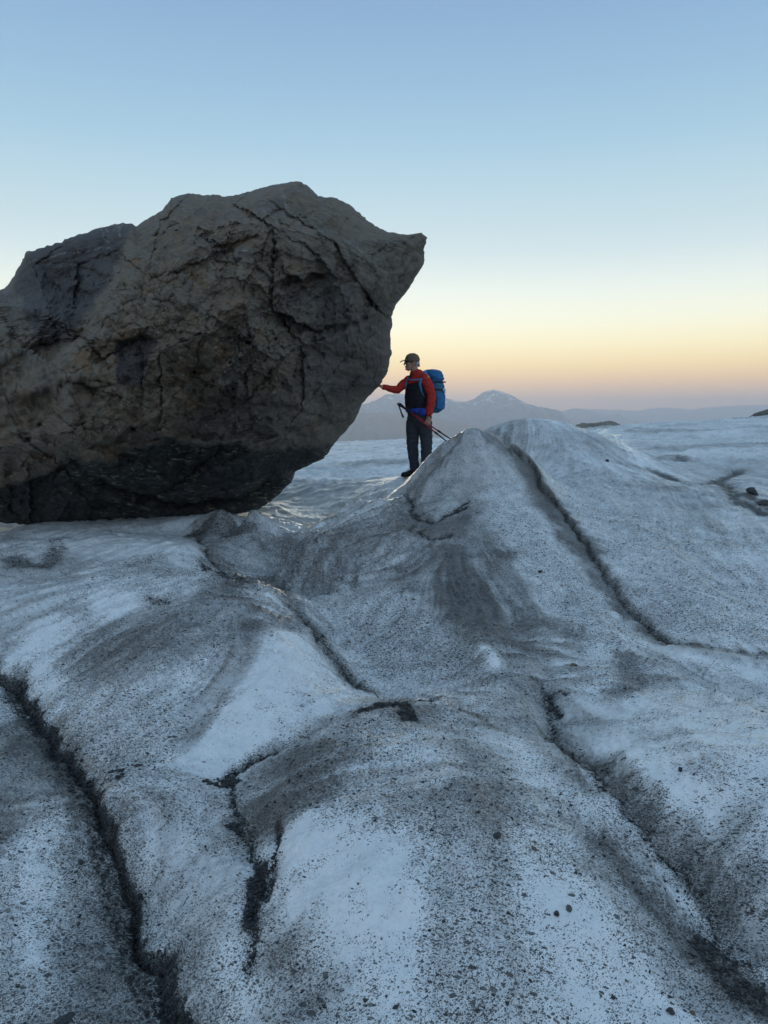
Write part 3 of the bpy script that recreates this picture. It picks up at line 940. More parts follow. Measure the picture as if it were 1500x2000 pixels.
def ice_material():
    M = Mat('glacier_ice')
    film, grit, soil = M.attr('film'), M.attr('grit'), M.attr('soil')
    p = M.pos()
    n1 = M.noise(9, 6, 0.6)
    n2 = M.noise(60, 4, 0.6)
    n3 = M.noise(260, 3, 0.6)
    ice = M.mix(M.range(n1, 0.3, 0.7), (0.70, 0.755, 0.765), (0.82, 0.85, 0.845))
    ice = M.mix(M.range(n3, 0.35, 0.75, 0.0, 0.35), ice, (0.86, 0.87, 0.87))
    silt = M.mix(M.range(n1, 0.3, 0.7), (0.105, 0.102, 0.094), (0.19, 0.18, 0.162))
    ff = M.math('ADD', film, M.math('MULTIPLY', M.math('SUBTRACT', n2, 0.5), 0.9))
    ff = M.math('ADD', ff, M.math('MULTIPLY', M.math('SUBTRACT', n3, 0.5), 0.8))
    col = M.mix(M.range(ff, 0.0, 0.92, 0.0, 0.93, False), ice, silt)
    # grit: three sizes of particle, some of them drawn out
    spz = M.t.nodes.new('ShaderNodeSeparateXYZ'); M.t.links.new(p, spz.inputs[0])
    cmb = M.t.nodes.new('ShaderNodeCombineXYZ')
    M.t.links.new(spz.outputs[0], cmb.inputs[0]); M.t.links.new(M.math('ADD', spz.outputs[1], spz.outputs[2]), cmb.inputs[1])
    pz = cmb.outputs[0]
    height = None
    gvar = M.math('ADD', grit, M.math('MULTIPLY', M.math('SUBTRACT', M.noise(8, 6, 0.7), 0.5), 1.6))
    gvar = M.math('ADD', gvar, M.math('MULTIPLY', soil, 1.1))
    for sc, prob, rad, rot in ((27, 0.10, 0.24, 0.4), (46, 0.50, 0.30, 1.3), (84, 0.34, 0.34, 0.9), (150, 0.85, 0.40, 2.2), (290, 1.0, 0.43, 0.1)):
        wv = M.vadd(pz, M.noise(sc * 0.7, 2, 0.6, color=True), 0.75 / sc)
        v = M.rotscale(wv, (0.0, 0.0, rot), (sc, sc * 0.62, sc))
        o = M.voronoi(1.0, v, out=None, dim='2D')
        sepn = M.t.nodes.new('ShaderNodeSeparateColor'); M.t.links.new(o['Color'], sepn.inputs[0])
        have = M.math('LESS_THAN', sepn.outputs[0], M.math('MULTIPLY', gvar, M.math('MULTIPLY', M.attr('chip'), prob) if sc < 60 else prob))
        size = M.math('MULTIPLY', M.math('ADD', M.math('MULTIPLY', sepn.outputs[1], 0.9), 0.45), rad)
        inside = M.range(o['Distance'], M.math('MULTIPLY', size, 0.8), size, 1.0, 0.0)
        mk = M.math('MULTIPLY', have, inside)
        tone = M.mix(sepn.outputs[2], (0.014, 0.016, 0.017), (0.070, 0.066, 0.058))
        col = M.mix(M.math('MULTIPLY', mk, M.math('ADD', M.math('MULTIPLY', sepn.outputs[1], 0.4), 0.55)), col, tone)
        height = mk if height is None else M.math('MAXIMUM', height, mk)
    # thick wet soil in the cracks
    sn = M.math('ADD', soil, M.math('MULTIPLY', M.math('SUBTRACT', n2, 0.5), 0.9))
    sn = M.math('ADD', sn, M.math('MULTIPLY', M.math('SUBTRACT', n3, 0.5), 1.3))
    sf = M.math('MULTIPLY', M.range(sn, 0.40, 1.0), 0.9)
    dark = M.mix(M.range(M.noise(120, 3, 0.7), 0.35, 0.72), (0.030, 0.032, 0.033), (0.110, 0.107, 0.100))
    col = M.mix(sf, col, dark)
    rough = M.mix(M.range(ff, 0, 0.9), (0.20, 0.20, 0.20), (0.42, 0.42, 0.42))
    rough = M.mix(M.attr('matte'), rough, (0.60, 0.60, 0.60))
    rough = M.mix(M.attr('wet'), rough, (0.10, 0.10, 0.10))
    dry = M.math('SUBTRACT', 1.0, M.math('MULTIPLY', M.attr('wet'), 0.8))
    bp = M.bump(n3, 0.004, M.math('MULTIPLY', dry, 0.5))
    bp = M.bump(n2, 0.009, M.math('MULTIPLY', dry, 0.45), bp)
    bp = M.bump(height, 0.004, 0.6, bp)
    bp = M.bump(M.math('MULTIPLY', sf, M.noise(90, 3, 0.7)), 0.012, 0.8, bp)
    return M.out(col, rough, bp, Specular_IOR_Level=M.math('ADD', 0.5, M.math('MULTIPLY', M.attr('wet'), 0.45)))


GV3 = np.stack([GX, GY, GZ], -1)
glacier = grid_mesh('glacier', GV3[::-1], mat=ice_material(), attrs={'film': FILM[::-1], 'grit': GRIT[::-1], 'soil': SOIL[::-1], 'wet': WET[::-1], 'chip': CHIP[::-1], 'matte': (smooth(9.0, 14.0, ER) * 0.9)[::-1]})
glacier['kind'] = 'structure'


# ------------------------------------------------------------------ boulder
OUTLINE = [(0, 567), (11, 564), (25, 544), (40, 516), (51, 492), (85, 484), (136, 465), (187, 448), (238, 436), (255, 437), (266, 442),
           (289, 428), (317, 411), (334, 388), (363, 379), (408, 381), (453, 384), (487, 374), (533, 362), (584, 354), (601, 365), (620, 384),
           (657, 388), (680, 399), (705, 419), (731, 441), (759, 453), (793, 459), (822, 455), (833, 465), (828, 487), (827, 516), (816, 533),
           (799, 561), (773, 592), (764, 618), (765, 635), (761, 649), (764, 691), (757, 725), (740, 754), (728, 768), (708, 788), (691, 822),
           (669, 847), (646, 873), (635, 893), (601, 909), (573, 921), (567, 941), (550, 960), (527, 980), (504, 994), (460, 1004), (380, 1018),
           (300, 1021), (200, 1022), (100, 1025), (30, 1023), (0, 1020), (-120, 1010), (-240, 965), (-320, 870), (-335, 760), (-290, 640), (-190, 585), (-90, 562), (-25, 569)]
BC = (300.0, 720.0)
FACE = [(330, 600, 8.2), (250, 560, 8.15), (190, 660, 7.95), (140, 760, 7.8), (130, 690, 7.9), (255, 462, 8.9), (225, 600, 8.05),
        (80, 560, 9.7), (150, 520, 9.75), (205, 480, 9.9), (222, 520, 9.2), (205, 560, 9.0), (160, 610, 8.95), (150, 650, 8.75), (110, 690, 8.7), (100, 740, 8.4), (240, 490, 8.85), (228, 560, 8.2), (195, 620, 8.05), (165, 670, 7.95), (30, 650, 8.9), (90, 650, 8.8), (10, 800, 8.3), (-100, 700, 8.8), (-200, 700, 9.3),
        (-250, 850, 9.3), (60, 880, 8.05), (-100, 880, 8.4), (150, 570, 9.5), (110, 620, 9.2),
        (400, 410, 9.3), (550, 390, 9.5), (480, 450, 9.0), (600, 450, 9.1), (700, 480, 9.5), (790, 480, 10.2), (330, 450, 8.9),
        (450, 600, 8.3), (550, 550, 8.7), (600, 700, 8.8), (680, 650, 9.2), (720, 700, 9.7), (700, 560, 9.4), (740, 600, 10.0), (480, 520, 8.6),
        (300, 780, 8.0), (450, 780, 8.3), (300, 845, 8.02), (200, 870, 7.98), (450, 860, 8.35), (600, 820, 9.0), (630, 860, 9.5), (520, 870, 8.7), (370, 700, 8.1),
        (200, 960, 8.75), (330, 960, 8.9), (450, 950, 9.2), (60, 975, 8.75), (-100, 970, 8.9), (550, 915, 9.6), (330, 900, 8.45), (200, 915, 8.4)]
FP = np.array([q[:2] for q in FACE]) / 400.0
FW = tps_fit(FP, np.array([q[2] for q in FACE]), k_lin, 1e-4)


def rock_material():
    M = Mat('boulder_rock')
    p = M.pos()
    under, vein, brown = M.attr('under'), M.attr('vein'), M.attr('brown')
    n1 = M.noise(1.4, 6, 0.62)
    n2 = M.noise(7, 6, 0.65)
    n3 = M.noise(40, 5, 0.7)
    lay = M.rotscale(p, (0.25, 0.5, 0.2), (6, 6, 30))
    n4 = M.noise(1.0, 5, 0.65, vec=lay)
    grey = M.mix(M.range(n2, 0.32, 0.68), (0.036, 0.034, 0.029), (0.132, 0.112, 0.082))
    brn = M.mix(M.range(n2, 0.32, 0.68), (0.054, 0.036, 0.019), (0.185, 0.126, 0.068))
    purple = M.mix(M.range(n3, 0.3, 0.7), (0.045, 0.038, 0.040), (0.105, 0.088, 0.086))
    bf = M.math('ADD', brown, M.math('MULTIPLY', M.math('SUBTRACT', n1, 0.5), 1.6))
    col = M.mix(M.range(bf, 0.35, 0.75), grey, brn)
    col = M.mix(M.range(M.noise(1.1, 4, 0.6, vec=M.scale(p, (1, 1, 1.7))), 0.52, 0.66, 0, 0.7), col, purple)
    col = M.mix(M.range(n4, 0.35, 0.75, 0.0, 0.5), col, (0.25, 0.235, 0.20))
    col = M.mix(M.range(n3, 0.55, 0.75, 0, 0.55), col, (0.045, 0.044, 0.042))
    col = M.mix(M.range(M.noise(75, 5, 0.75), 0.42, 0.66, 0, 0.6), col, M.mix(0.5, col, (0.36, 0.32, 0.25)))
    col = M.mix(M.range(M.math('ADD', M.attr('tint'), M.math('MULTIPLY', M.math('SUBTRACT', n2, 0.5), 0.8)), -0.6, 0.7, 0.0, 0.55), col, M.mix(0.75, col, (0.20, 0.175, 0.135)))
    rust = M.math('MULTIPLY', M.range(M.noise(2.6, 5, 0.65), 0.56, 0.68), M.range(brown, 0.25, 0.8))
    col = M.mix(M.math('MULTIPLY', rust, 0.55), col, (0.24, 0.135, 0.06))
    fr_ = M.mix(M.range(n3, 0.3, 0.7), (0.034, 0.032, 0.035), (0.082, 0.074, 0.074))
    col = M.mix(M.attr('purple_and_shade'), col, fr_)  # purple-grey rock patches and the painted shade of the recesses
    # pale mineral scuffs and thin veins
    sc = M.range(M.noise(16, 6, 0.75), 0.60, 0.72)
    scz = M.math('MULTIPLY', sc, M.range(M.noise(1.7, 3, 0.5), 0.45, 0.65))
    col = M.mix(M.math('MULTIPLY', scz, 0.55), col, (0.42, 0.39, 0.33))
    col = M.mix(M.math('MULTIPLY', vein, M.range(M.noise(20, 4, 0.7), 0.42, 0.62, 0.0, 0.6)), col, (0.38, 0.36, 0.32))
    col = M.mix(M.math('MULTIPLY', M.attr('joint'), M.range(n2, 0.35, 0.6, 0.1, 0.75)), col, (0.022, 0.020, 0.018))
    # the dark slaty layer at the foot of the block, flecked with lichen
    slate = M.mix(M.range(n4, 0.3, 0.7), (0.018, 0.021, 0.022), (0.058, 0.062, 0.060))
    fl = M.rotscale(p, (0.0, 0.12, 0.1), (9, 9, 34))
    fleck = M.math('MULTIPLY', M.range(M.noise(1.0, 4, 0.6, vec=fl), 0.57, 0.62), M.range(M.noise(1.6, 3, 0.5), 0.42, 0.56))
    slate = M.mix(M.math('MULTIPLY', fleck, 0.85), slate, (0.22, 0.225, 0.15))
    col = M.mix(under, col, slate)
    bp = M.bump(n3, 0.022, 0.9)
    bp = M.bump(M.noise(130, 4, 0.75), 0.008, 0.8, bp)
    bp = M.bump(n4, 0.02, 0.5, bp)
    return M.out(col, M.range(n2, 0.3, 0.7, 0.55, 0.82), bp, Specular_IOR_Level=0.35)


def make_boulder():
    ol = np.array(OUTLINE, float)
    a = np.unwrap(np.arctan2(ol[:, 1] - BC[1], ol[:, 0] - BC[0]))
    r = np.hypot(ol[:, 0] - BC[0], ol[:, 1] - BC[1])
    # dense boundary sampling: more samples where it is in the picture
    dense = []
    for k in range(len(ol)):
        p, q = ol[k], ol[(k + 1) % len(ol)]
        n = max(2, int(math.dist(p, q) / (3.2 if max(p[0], q[0]) > -5 else 12)))
        for s in range(n):
            dense.append(p + (q - p) * s / n)
    dense = np.array(dense)
    C = len(dense)
    # ragged edge
    ph = np.arange(C)
    dirs = dense - BC; dl = np.linalg.norm(dirs, axis=1, keepdims=True); dirs = dirs / dl
    jag = 3.6 * (0.5 - np.abs(fbm2(dense[:, 0] / 26, dense[:, 1] / 26, 4, 0.6))) + 0.9 * fbm2(dense[:, 0] / 5, dense[:, 1] / 5, 2)
    dense = dense + dirs * jag[:, None]
    rimY = 10.75 - 1.3 * smooth(840, 1020, dense[:, 1])
    S = 1 - np.linspace(0, 1, 380) ** 1.25          # 1 at the rim, 0 in the middle
    S = S[::-1]                                     # centre to rim
    S[0] = 0.004
    U = BC[0] + (dense[None, :, 0] - BC[0]) * S[:, None]
    V = BC[1] + (dense[None, :, 1] - BC[1]) * S[:, None]
    # the face is built of flat fracture planes: triangles between the measured points, broken up twice more
    from mathutils.geometry import delaunay_2d_cdt
    k_ = np.random.default_rng(21)
    x0_, y0_, W_, H_ = -420, 280, 1340, 820

    def planes(pts, val):
        tri = delaunay_2d_cdt([Vector((float(a), float(b))) for a, b in pts], [], [], 0, 1e-6)
        vs = np.array([v[:] for v in tri[0]]); src = [o[0] if o else 0 for o in tri[3]]
        vv = np.array([val[i] for i in src])
        img = np.full((H_, W_), np.nan); idm = np.zeros((H_, W_), int)
        for n_, f in enumerate(tri[2]):
            (ax, ay), (bx, by), (cx_, cy_) = vs[f[0]], vs[f[1]], vs[f[2]]
            det = (by - cy_) * (ax - cx_) + (cx_ - bx) * (ay - cy_)
            if abs(det) < 1e-6:
                continue
            xa, xb = int(max(0, min(ax, bx, cx_) - x0_)), int(min(W_ - 1, max(ax, bx, cx_) - x0_ + 1))
            ya, yb = int(max(0, min(ay, by, cy_) - y0_)), int(min(H_ - 1, max(ay, by, cy_) - y0_ + 1))
            if xa >= xb or ya >= yb:
                continue
            gy_, gx_ = np.mgrid[ya:yb + 1, xa:xb + 1]
            X_, Y_ = gx_ + x0_, gy_ + y0_
            l0 = ((by - cy_) * (X_ - cx_) + (cx_ - bx) * (Y_ - cy_)) / det
            l1 = ((cy_ - ay) * (X_ - cx_) + (ax - cx_) * (Y_ - cy_)) / det
            l2 = 1 - l0 - l1
            m = (l0 >= -1e-3) & (l1 >= -1e-3) & (l2 >= -1e-3)
            sub = img[ya:yb + 1, xa:xb + 1]
            sub[m] = (l0 * vv[f[0]] + l1 * vv[f[1]] + l2 * vv[f[2]])[m]
            idm[ya:yb + 1, xa:xb + 1][m] = n_
        return img, idm

    def samp(img, u, v):
        fu = np.clip(u - x0_, 0, W_ - 1.001); fv = np.clip(v - y0_, 0, H_ - 1.001)
        i = fv.astype(int); j = fu.astype(int); a = fv - i; b = fu - j
        return (img[i, j] * (1 - b) + img[i, j + 1] * b) * (1 - a) + (img[i + 1, j] * (1 - b) + img[i + 1, j + 1] * b) * a

    corners = [(x0_ - 5, y0_ - 5), (x0_ + W_ + 5, y0_ - 5), (x0_ + W_ + 5, y0_ + H_ + 5), (x0_ - 5, y0_ + H_ + 5), (250, y0_ - 5), (250, y0_ + H_ + 5), (x0_ + W_ + 5, 650), (x0_ - 5, 700)]
    tf = lambda a: tps_eval(FP, FW, np.array(a, float) / 400.0, k_lin)
    pts1 = [q[:2] for q in FACE] + corners
    val1 = [q[2] for q in FACE] + list(tf(corners))
    im1, id1 = planes(pts1, val1)
    wu = U + 9 * fbm2(U / 42, V / 42, 4, 0.55); wv = V + 9 * fbm2(U / 42 + 9, V / 42, 4, 0.55)
    lev1 = samp(im1, wu, wv)

    def jitter(n_, sx, sy, ang, amp, seed_, wob):
        kk = np.random.default_rng(seed_)
        gx_ = []
        ca, sa = math.cos(ang), math.sin(ang)
        for a in np.arange(-1500, 1500, sx):
            for b in np.arange(-1500, 1500, sy):
                x, y = a + kk.uniform(-0.45, 0.45) * sx, b + kk.uniform(-0.45, 0.45) * sy
                X_, Y_ = 250 + x * ca - y * sa, 680 + x * sa + y * ca
                if x0_ - 60 < X_ < x0_ + W_ + 60 and y0_ - 60 < Y_ < y0_ + H_ + 60:
                    gx_.append((X_, Y_))
        im, idm = planes(gx_, list(kk.normal(size=len(gx_)) * amp))
        u2 = U + wob * fbm2(U / (wob * 4.5) + seed_, V / (wob * 4.5), 3, 0.55); v2 = V + wob * fbm2(U / (wob * 4.5) + 9, V / (wob * 4.5) + seed_, 3, 0.55)
        tone = kk.uniform(-1, 1, idm.max() + 1)[idm]
        # open joints along some of the plane edges
        e = np.zeros((H_, W_)); ok = ((idm * 7919) % 101) / 101.0
        for ax_ in (0, 1):
            nb = np.roll(idm, -1, ax_)
            e = np.maximum(e, ((idm != nb) & ((((idm + nb) * 7919) % 101) < 20)).astype(float))
        e[0] = e[-1] = 0; e[:, 0] = e[:, -1] = 0
        e = np.maximum(e, np.maximum(np.roll(e, 1, 0), np.roll(e, 1, 1)))
        return samp(im, u2, v2), samp(tone, u2, v2), samp(e, u2, v2)

    lev2, tone2, jt2 = jitter(0, 105, 62, -0.42, 0.17, 31, 5)
    lev3, tone3, jt3 = jitter(0, 40, 22, -0.35, 0.042, 32, 3)
    lev4, tone4, jt4 = jitter(0, 15, 8, -0.45, 0.020, 33, 2)
    yt = 0.7 * lev1 + 0.3 * tps_eval(FP, FW, np.stack([U, V], -1) / 400.0, k_lin) + lev2 + lev3 + lev4
    yt = yt + 0.075 * tone2 + 0.022 * tone3 + 0.009 * tone4 + 0.035 * jt2 + 0.006 * jt3
    tone = 0.55 * tone2 + 0.35 * tone3 + 0.1 * tone4

    cutY = np.zeros_like(U)

    def ledge(pts, depth, fall, edge=3.0, wob=7):
        """rock below / right of the line (right of travel in the picture = +y down) set back by depth metres"""
        wu = U + wob * fbm2(U / 30, V / 30, 3); wv = V + wob * fbm2(U / 30 + 9, V / 30, 3)
        d, sd, t = seg_dist(wu, wv, pts)
        end = np.clip(np.minimum(t, 1 - t) / 0.15, 0, 1)
        return depth * smooth(-edge, edge, sd * d) * np.exp(-np.clip(sd * d, 0, None) / fall) * end

    EDGE = [(-330, 900), (-200, 960), (-60, 965), (0, 958), (30, 944), (60, 936), (92, 923), (118, 908), (136, 895), (165, 902), (208, 901), (225, 897), (240, 880), (268, 870), (300, 868),
            (330, 856), (375, 872), (440, 868), (520, 880), (600, 872), (640, 868)]
    cutY += ledge(EDGE, 0.30, 70, 3)
    cutY += ledge([(150, 915), (250, 960), (350, 985), (450, 975), (560, 930)], 0.42, 60, 4)
    cutY += ledge([(186, 866), (215, 862), (240, 843), (268, 824)], 0.34, 26)
    cutY += ledge([(540, 560), (562, 540), (590, 548), (612, 538), (640, 532)], 0.30, 34)
    cutY += ledge([(590, 516), (615, 512), (642, 514)], 0.14, 16)
    cutY += ledge([(512, 632), (545, 612), (575, 628), (612, 640), (640, 640), (700, 622), (760, 615)], 0.20, 22)
    cutY += ledge([(360, 716), (412, 716)], 0.10, 22)
    cutY += ledge([(218, 664), (258, 661), (272, 646), (304, 662)], 0.20, 75, 2.5, 3)
    cutY += ledge([(110, 765), (125, 742), (165, 745), (205, 764)], 0.2, 45)
    cutY += ledge([(765, 625), (700, 635), (640, 650), (560, 648)], 0.10, 30)
    cutY += ledge([(400, 470), (470, 495), (560, 500), (640, 512)], 0.05, 24)
    cutY += ledge([(826, 508), (800, 508), (775, 540), (745, 600)][::-1], 0.10, 30)
    cutY += ledge([(680, 800), (640, 815), (600, 835), (560, 838)][::-1], 0.12, 30)
    cutY += ledge([(600, 780), (660, 760), (735, 755)], 0.10, 25)
    cutY += ledge([(380, 850), (410, 845), (450, 860)], 0.10, 20)
    cutY += ledge([(330, 480), (290, 510), (262, 548), (246, 600)][::-1], -0.05, 30)
    yt = yt + cutY
    prof = (1 - S ** 7) ** 0.55
    Yf = rimY[None] - (rimY[None] - yt) * prof[:, None]
    P = at(U, V, Yf)
    # back half in plain metres
    rim = P[-1]
    cen = np.array([rim[:, 0].mean(), 10.9, rim[:, 2].mean() + 0.2])
    S2 = np.linspace(1, 0.01, 46)[1:]
    back = cen + (rim[None] - cen) * S2[:, None, None]
    back[..., 1] = rim[None, :, 1] * S2[:, None] + 10.75 * (1 - S2[:, None]) + 2.6 * (1 - S2[:, None] ** 4) ** 0.6
    allP = np.concatenate([P, back], 0)
    # surface normals
    dr = np.gradient(allP, axis=0); dc = np.roll(allP, -1, 1) - np.roll(allP, 1, 1)
    N = np.cross(dc, dr); N /= np.linalg.norm(N, axis=-1, keepdims=True) + 1e-9
    if (N[100, :, 1].mean()) > 0:
        N = -N
    # broken, layered relief
    q = allP
    lay_dir = np.array([-0.30, 0.25, 0.92])
    h = (q @ lay_dir) + 0.10 * fbm3(q * 1.1, 3)
    terr = 0
    for f, amp in ((5.0, 0.045), (13.0, 0.018)):
        x = h * f + 0.6 * perlin3(q * 2.3)
        fr = x - np.floor(x)
        terr = terr + amp * (smooth(0.0, 0.8, fr) - smooth(0.85, 1.0, fr) - 0.5) * smooth(-0.25, 0.25, perlin3(q * 0.9 + f))
    big = 0.11 * fbm3(q * 0.75, 3)
    blk = 0
    for f, amp in ((1.6, 0.10), (4.2, 0.05), (10.0, 0.022)):
        g = perlin3(q * f + 5.5)
        blk = blk + amp * (np.abs(g) - 0.25)
    fine = 0.018 * fbm3(q * 14, 3, 0.6)
    rimfade = np.ones(allP.shape[:2]); rimfade[:380] = 0.12 + 0.88 * (1 - smooth(0.90, 1.0, S))[:, None]
    rimfade[380:] = (0.12 + 0.88 * smooth(0, 0.25, 1 - S2))[:, None]
    disp = (0.35 * big + 0.55 * terr - 0.22 * blk) * rimfade + 0.4 * fine * (0.4 + 0.6 * rimfade)
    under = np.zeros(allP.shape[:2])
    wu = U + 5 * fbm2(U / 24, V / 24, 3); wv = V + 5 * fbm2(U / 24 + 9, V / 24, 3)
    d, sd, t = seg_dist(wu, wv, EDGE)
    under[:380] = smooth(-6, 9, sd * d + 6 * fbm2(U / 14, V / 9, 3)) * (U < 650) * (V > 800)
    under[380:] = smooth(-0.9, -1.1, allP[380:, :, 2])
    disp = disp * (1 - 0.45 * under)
    allP = allP + N * disp[..., None]
    brown = np.zeros_like(under)
    brown[:380] = 0.82 + 0.35 * smooth(420, 120, U + 0.25 * (V - 700)) * smooth(560, 760, V) - 0.45 * smooth(420, 640, U + 0.35 * (V - 600))
    left = smooth(-20, 20, -(U - np.interp(V, [430, 560, 680, 800], [255, 190, 130, 100]))) * smooth(800, 700, V)
    brown[:380] -= 0.5 * left  # left recess made less brown, standing in for its shade
    brown[:380] += 0.38 * tone
    tint = np.zeros_like(under); tint[:380] = tone2 * 0.5 - tone3 * 0.5
    joint = np.zeros_like(under); joint[:380] = np.clip(np.maximum(0.9 * jt2, 0.2 * jt3), 0, 1)
    purple_and_shade = np.zeros_like(under)  # purple-grey rock patches, plus painted shade on the left recess and shelf pocket
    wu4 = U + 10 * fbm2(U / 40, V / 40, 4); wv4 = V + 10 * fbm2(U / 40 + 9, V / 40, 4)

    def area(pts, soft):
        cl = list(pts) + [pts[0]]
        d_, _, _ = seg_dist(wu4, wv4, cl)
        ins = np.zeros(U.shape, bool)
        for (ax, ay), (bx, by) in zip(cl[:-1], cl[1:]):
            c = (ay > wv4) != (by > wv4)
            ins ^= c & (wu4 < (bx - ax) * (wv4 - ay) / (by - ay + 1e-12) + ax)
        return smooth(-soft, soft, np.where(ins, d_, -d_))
    purple_and_shade[:380] = np.maximum.reduce([0.8 * area([(50, 490), (140, 462), (255, 436), (262, 446), (235, 500), (195, 575), (140, 640), (90, 690), (60, 640), (30, 560)], 5),
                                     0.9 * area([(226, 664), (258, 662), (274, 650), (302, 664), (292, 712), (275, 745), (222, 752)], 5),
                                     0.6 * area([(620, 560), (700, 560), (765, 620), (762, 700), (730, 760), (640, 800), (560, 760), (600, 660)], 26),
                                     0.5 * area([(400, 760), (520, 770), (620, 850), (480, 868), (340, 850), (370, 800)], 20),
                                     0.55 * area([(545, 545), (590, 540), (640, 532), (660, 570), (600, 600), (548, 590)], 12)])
    vein = np.zeros_like(under)
    for pts, w in (([(196, 447), (203, 462), (212, 475)], 1.5), ([(207, 448), (216, 465), (216, 476)], 1.3), ([(232, 442), (235, 462)], 1.2),
                   ([(55, 510), (85, 508), (120, 498), (160, 494), (215, 484)], 1.4), ([(112, 545), (108, 560), (120, 575)], 1.2),
                   ([(550, 372), (555, 395), (565, 410), (580, 430), (592, 448)], 1.8), ([(512, 405), (530, 424), (548, 440), (562, 462), (572, 478)], 1.8),
                   ([(496, 408), (510, 424), (515, 440)], 1.8), ([(383, 815), (410, 835), (445, 856)], 1.2), ([(453, 806), (468, 832), (480, 850)], 1.2),
                   ([(420, 678), (450, 664), (480, 652), (495, 640)], 2.0), ([(284, 720), (279, 750), (270, 785)], 1.6), ([(400, 500), (440, 496), (480, 488)], 2.0),
                   ([(670, 470), (690, 480), (720, 500)], 1.5)):
        wu2 = U + 3 * fbm2(U / 12, V / 12, 3); wv2 = V + 3 * fbm2(U / 12 + 9, V / 12, 3)
        dd, _, _ = seg_dist(wu2, wv2, spline(pts, 4))
        vein[:380] = np.maximum(vein[:380], 1 - smooth(w * 0.5, w * 1.6, dd))
    o = grid_mesh('boulder', allP, closed=True, mat=rock_material(), attrs={'under': under, 'vein': vein, 'brown': brown, 'tint': tint, 'purple_and_shade': purple_and_shade, 'joint': joint})
    # close the two poles
    bm = bmesh.new(); bm.from_mesh(o.data)
    bm.verts.ensure_lookup_table()
    C_ = C
    bm.faces.new([bm.verts[i] for i in range(C_)][::-1])
    nv = len(bm.verts)
    bm.faces.new([bm.verts[i] for i in range(nv - C_, nv)])
    bmesh.ops.recalc_face_normals(bm, faces=bm.faces)
    bm.to_mesh(o.data); bm.free()
    return o


boulder = make_boulder()
tag(boulder, 'huge dark brown and slate boulder overhanging its perch on the ice', 'boulder')


# ------------------------------------------------------------------ far country and the air
def mountain_material(name, lowc, highc, snow=0.0):
    M = Mat(name)
    h = M.attr('rel')
    p = M.scale(M.pos(), 0.001)
    n = M.noise(5, 6, 0.65, vec=p)
    col = M.mix(M.range(M.math('ADD', h, M.math('MULTIPLY', M.math('SUBTRACT', n, 0.5), 0.7)), 0.2, 0.75), lowc, highc)
    col = M.mix(M.range(M.noise(14, 5, 0.7, vec=p), 0.48, 0.62, 0, 0.7), col, (0.34, 0.27, 0.20))
    if snow:
        sn = M.range(M.noise(7, 5, 0.6, vec=M.rotscale(p, (0, 0.35, 0), (1, 1, 3.2))), 0.56, 0.60)
        col = M.mix(M.math('MULTIPLY', sn, M.range(h, 0.62, 0.8, 0, snow)), col, (0.80, 0.82, 0.85))
    return M.out(col, 0.9, Specular_IOR_Level=0.1)


def mountain(name, crest, D, base, mat, run=2.2, gully=0.12, seed=0.0, least=40):
    c = np.array(spline(crest, 4))
    px = np.linspace(c[0, 0], c[-1, 0], 420)
    py = np.interp(px, c[:, 0], c[:, 1])
    dx, dz = ray(px, py)
    X, Zc = dx * D, dz * D
    amp = (Zc - base)
    Zc = Zc + 0.022 * amp * (fbm2(X / D * 55 + seed, X * 0 + seed, 4, 0.65) - 0.8 * np.abs(perlin2(X / D * 38 + seed, X * 0 + 4)))
    s = np.concatenate([np.linspace(-1, 0, 90), np.linspace(0, 1, 24)[1:]])
    S_, X_ = np.meshgrid(s, X, indexing='ij')
    A_ = np.broadcast_to(Zc - base, S_.shape)
    Yv = D + S_ * np.maximum(A_, least) * run
    w = 0.35 * fbm2(X_ / 900 + seed, Yv / 900, 3)
    rid = 1 - 2 * np.abs(perlin2(X_ / (0.050 * D) + w + seed, Yv / (0.22 * D)))
    rid2 = 1 - 2 * np.abs(perlin2(X_ / (0.018 * D) + w * 2 + seed, Yv / (0.07 * D)))
    prof = (1 - np.abs(S_)) ** 0.95
    edge = np.clip(np.abs(S_) * 5, 0, 1) * prof
    Z = base + A_ * (prof + edge * (gully * rid + gully * 0.45 * rid2) - edge * 0.5 * gully)
    rel = np.clip((Z - base) / A_.max(), 0, 1)
    o = grid_mesh(name, np.stack([X_, Yv, Z], -1)[:, ::-1], mat=mat, attrs={'rel': rel[:, ::-1]})
    o['kind'] = 'structure'
    return o


m_rock = mountain_material('mountain_rock', (0.14, 0.12, 0.10), (0.09, 0.09, 0.10), 1.0)
m_tan = mountain_material('valley_slope_scree', (0.16, 0.135, 0.10), (0.30, 0.23, 0.16))
m_far = mountain_material('far_range_rock', (0.09, 0.10, 0.09), (0.08, 0.085, 0.10))
VAL = -320.0
mountain('mountain', [(250, 830), (380, 812), (480, 800), (560, 806), (640, 808), (699, 793), (720, 787), (761, 769), (800, 772), (840, 774), (872, 777), (896, 784), (919, 781), (949, 765), (972, 762),
                      (995, 771), (1031, 789), (1066, 796), (1089, 800), (1107, 816), (1130, 832), (1180, 852)], 9000, VAL, m_rock, gully=0.2, seed=3.0)
mountain('mountain', [(100, 850), (300, 826), (500, 815), (650, 809), (740, 806), (830, 812), (900, 826), (960, 838), (1040, 850), (1120, 862)], 5600, VAL, m_tan, gully=0.22, seed=9.0)
mountain('mountain', [(1040, 840), (1080, 812), (1113, 799), (1130, 797), (1151, 802), (1183, 812), (1207, 807), (1224, 819), (1253, 822), (1289, 829), (1360, 842)], 12500, VAL, m_far, gully=0.08, seed=21.0)
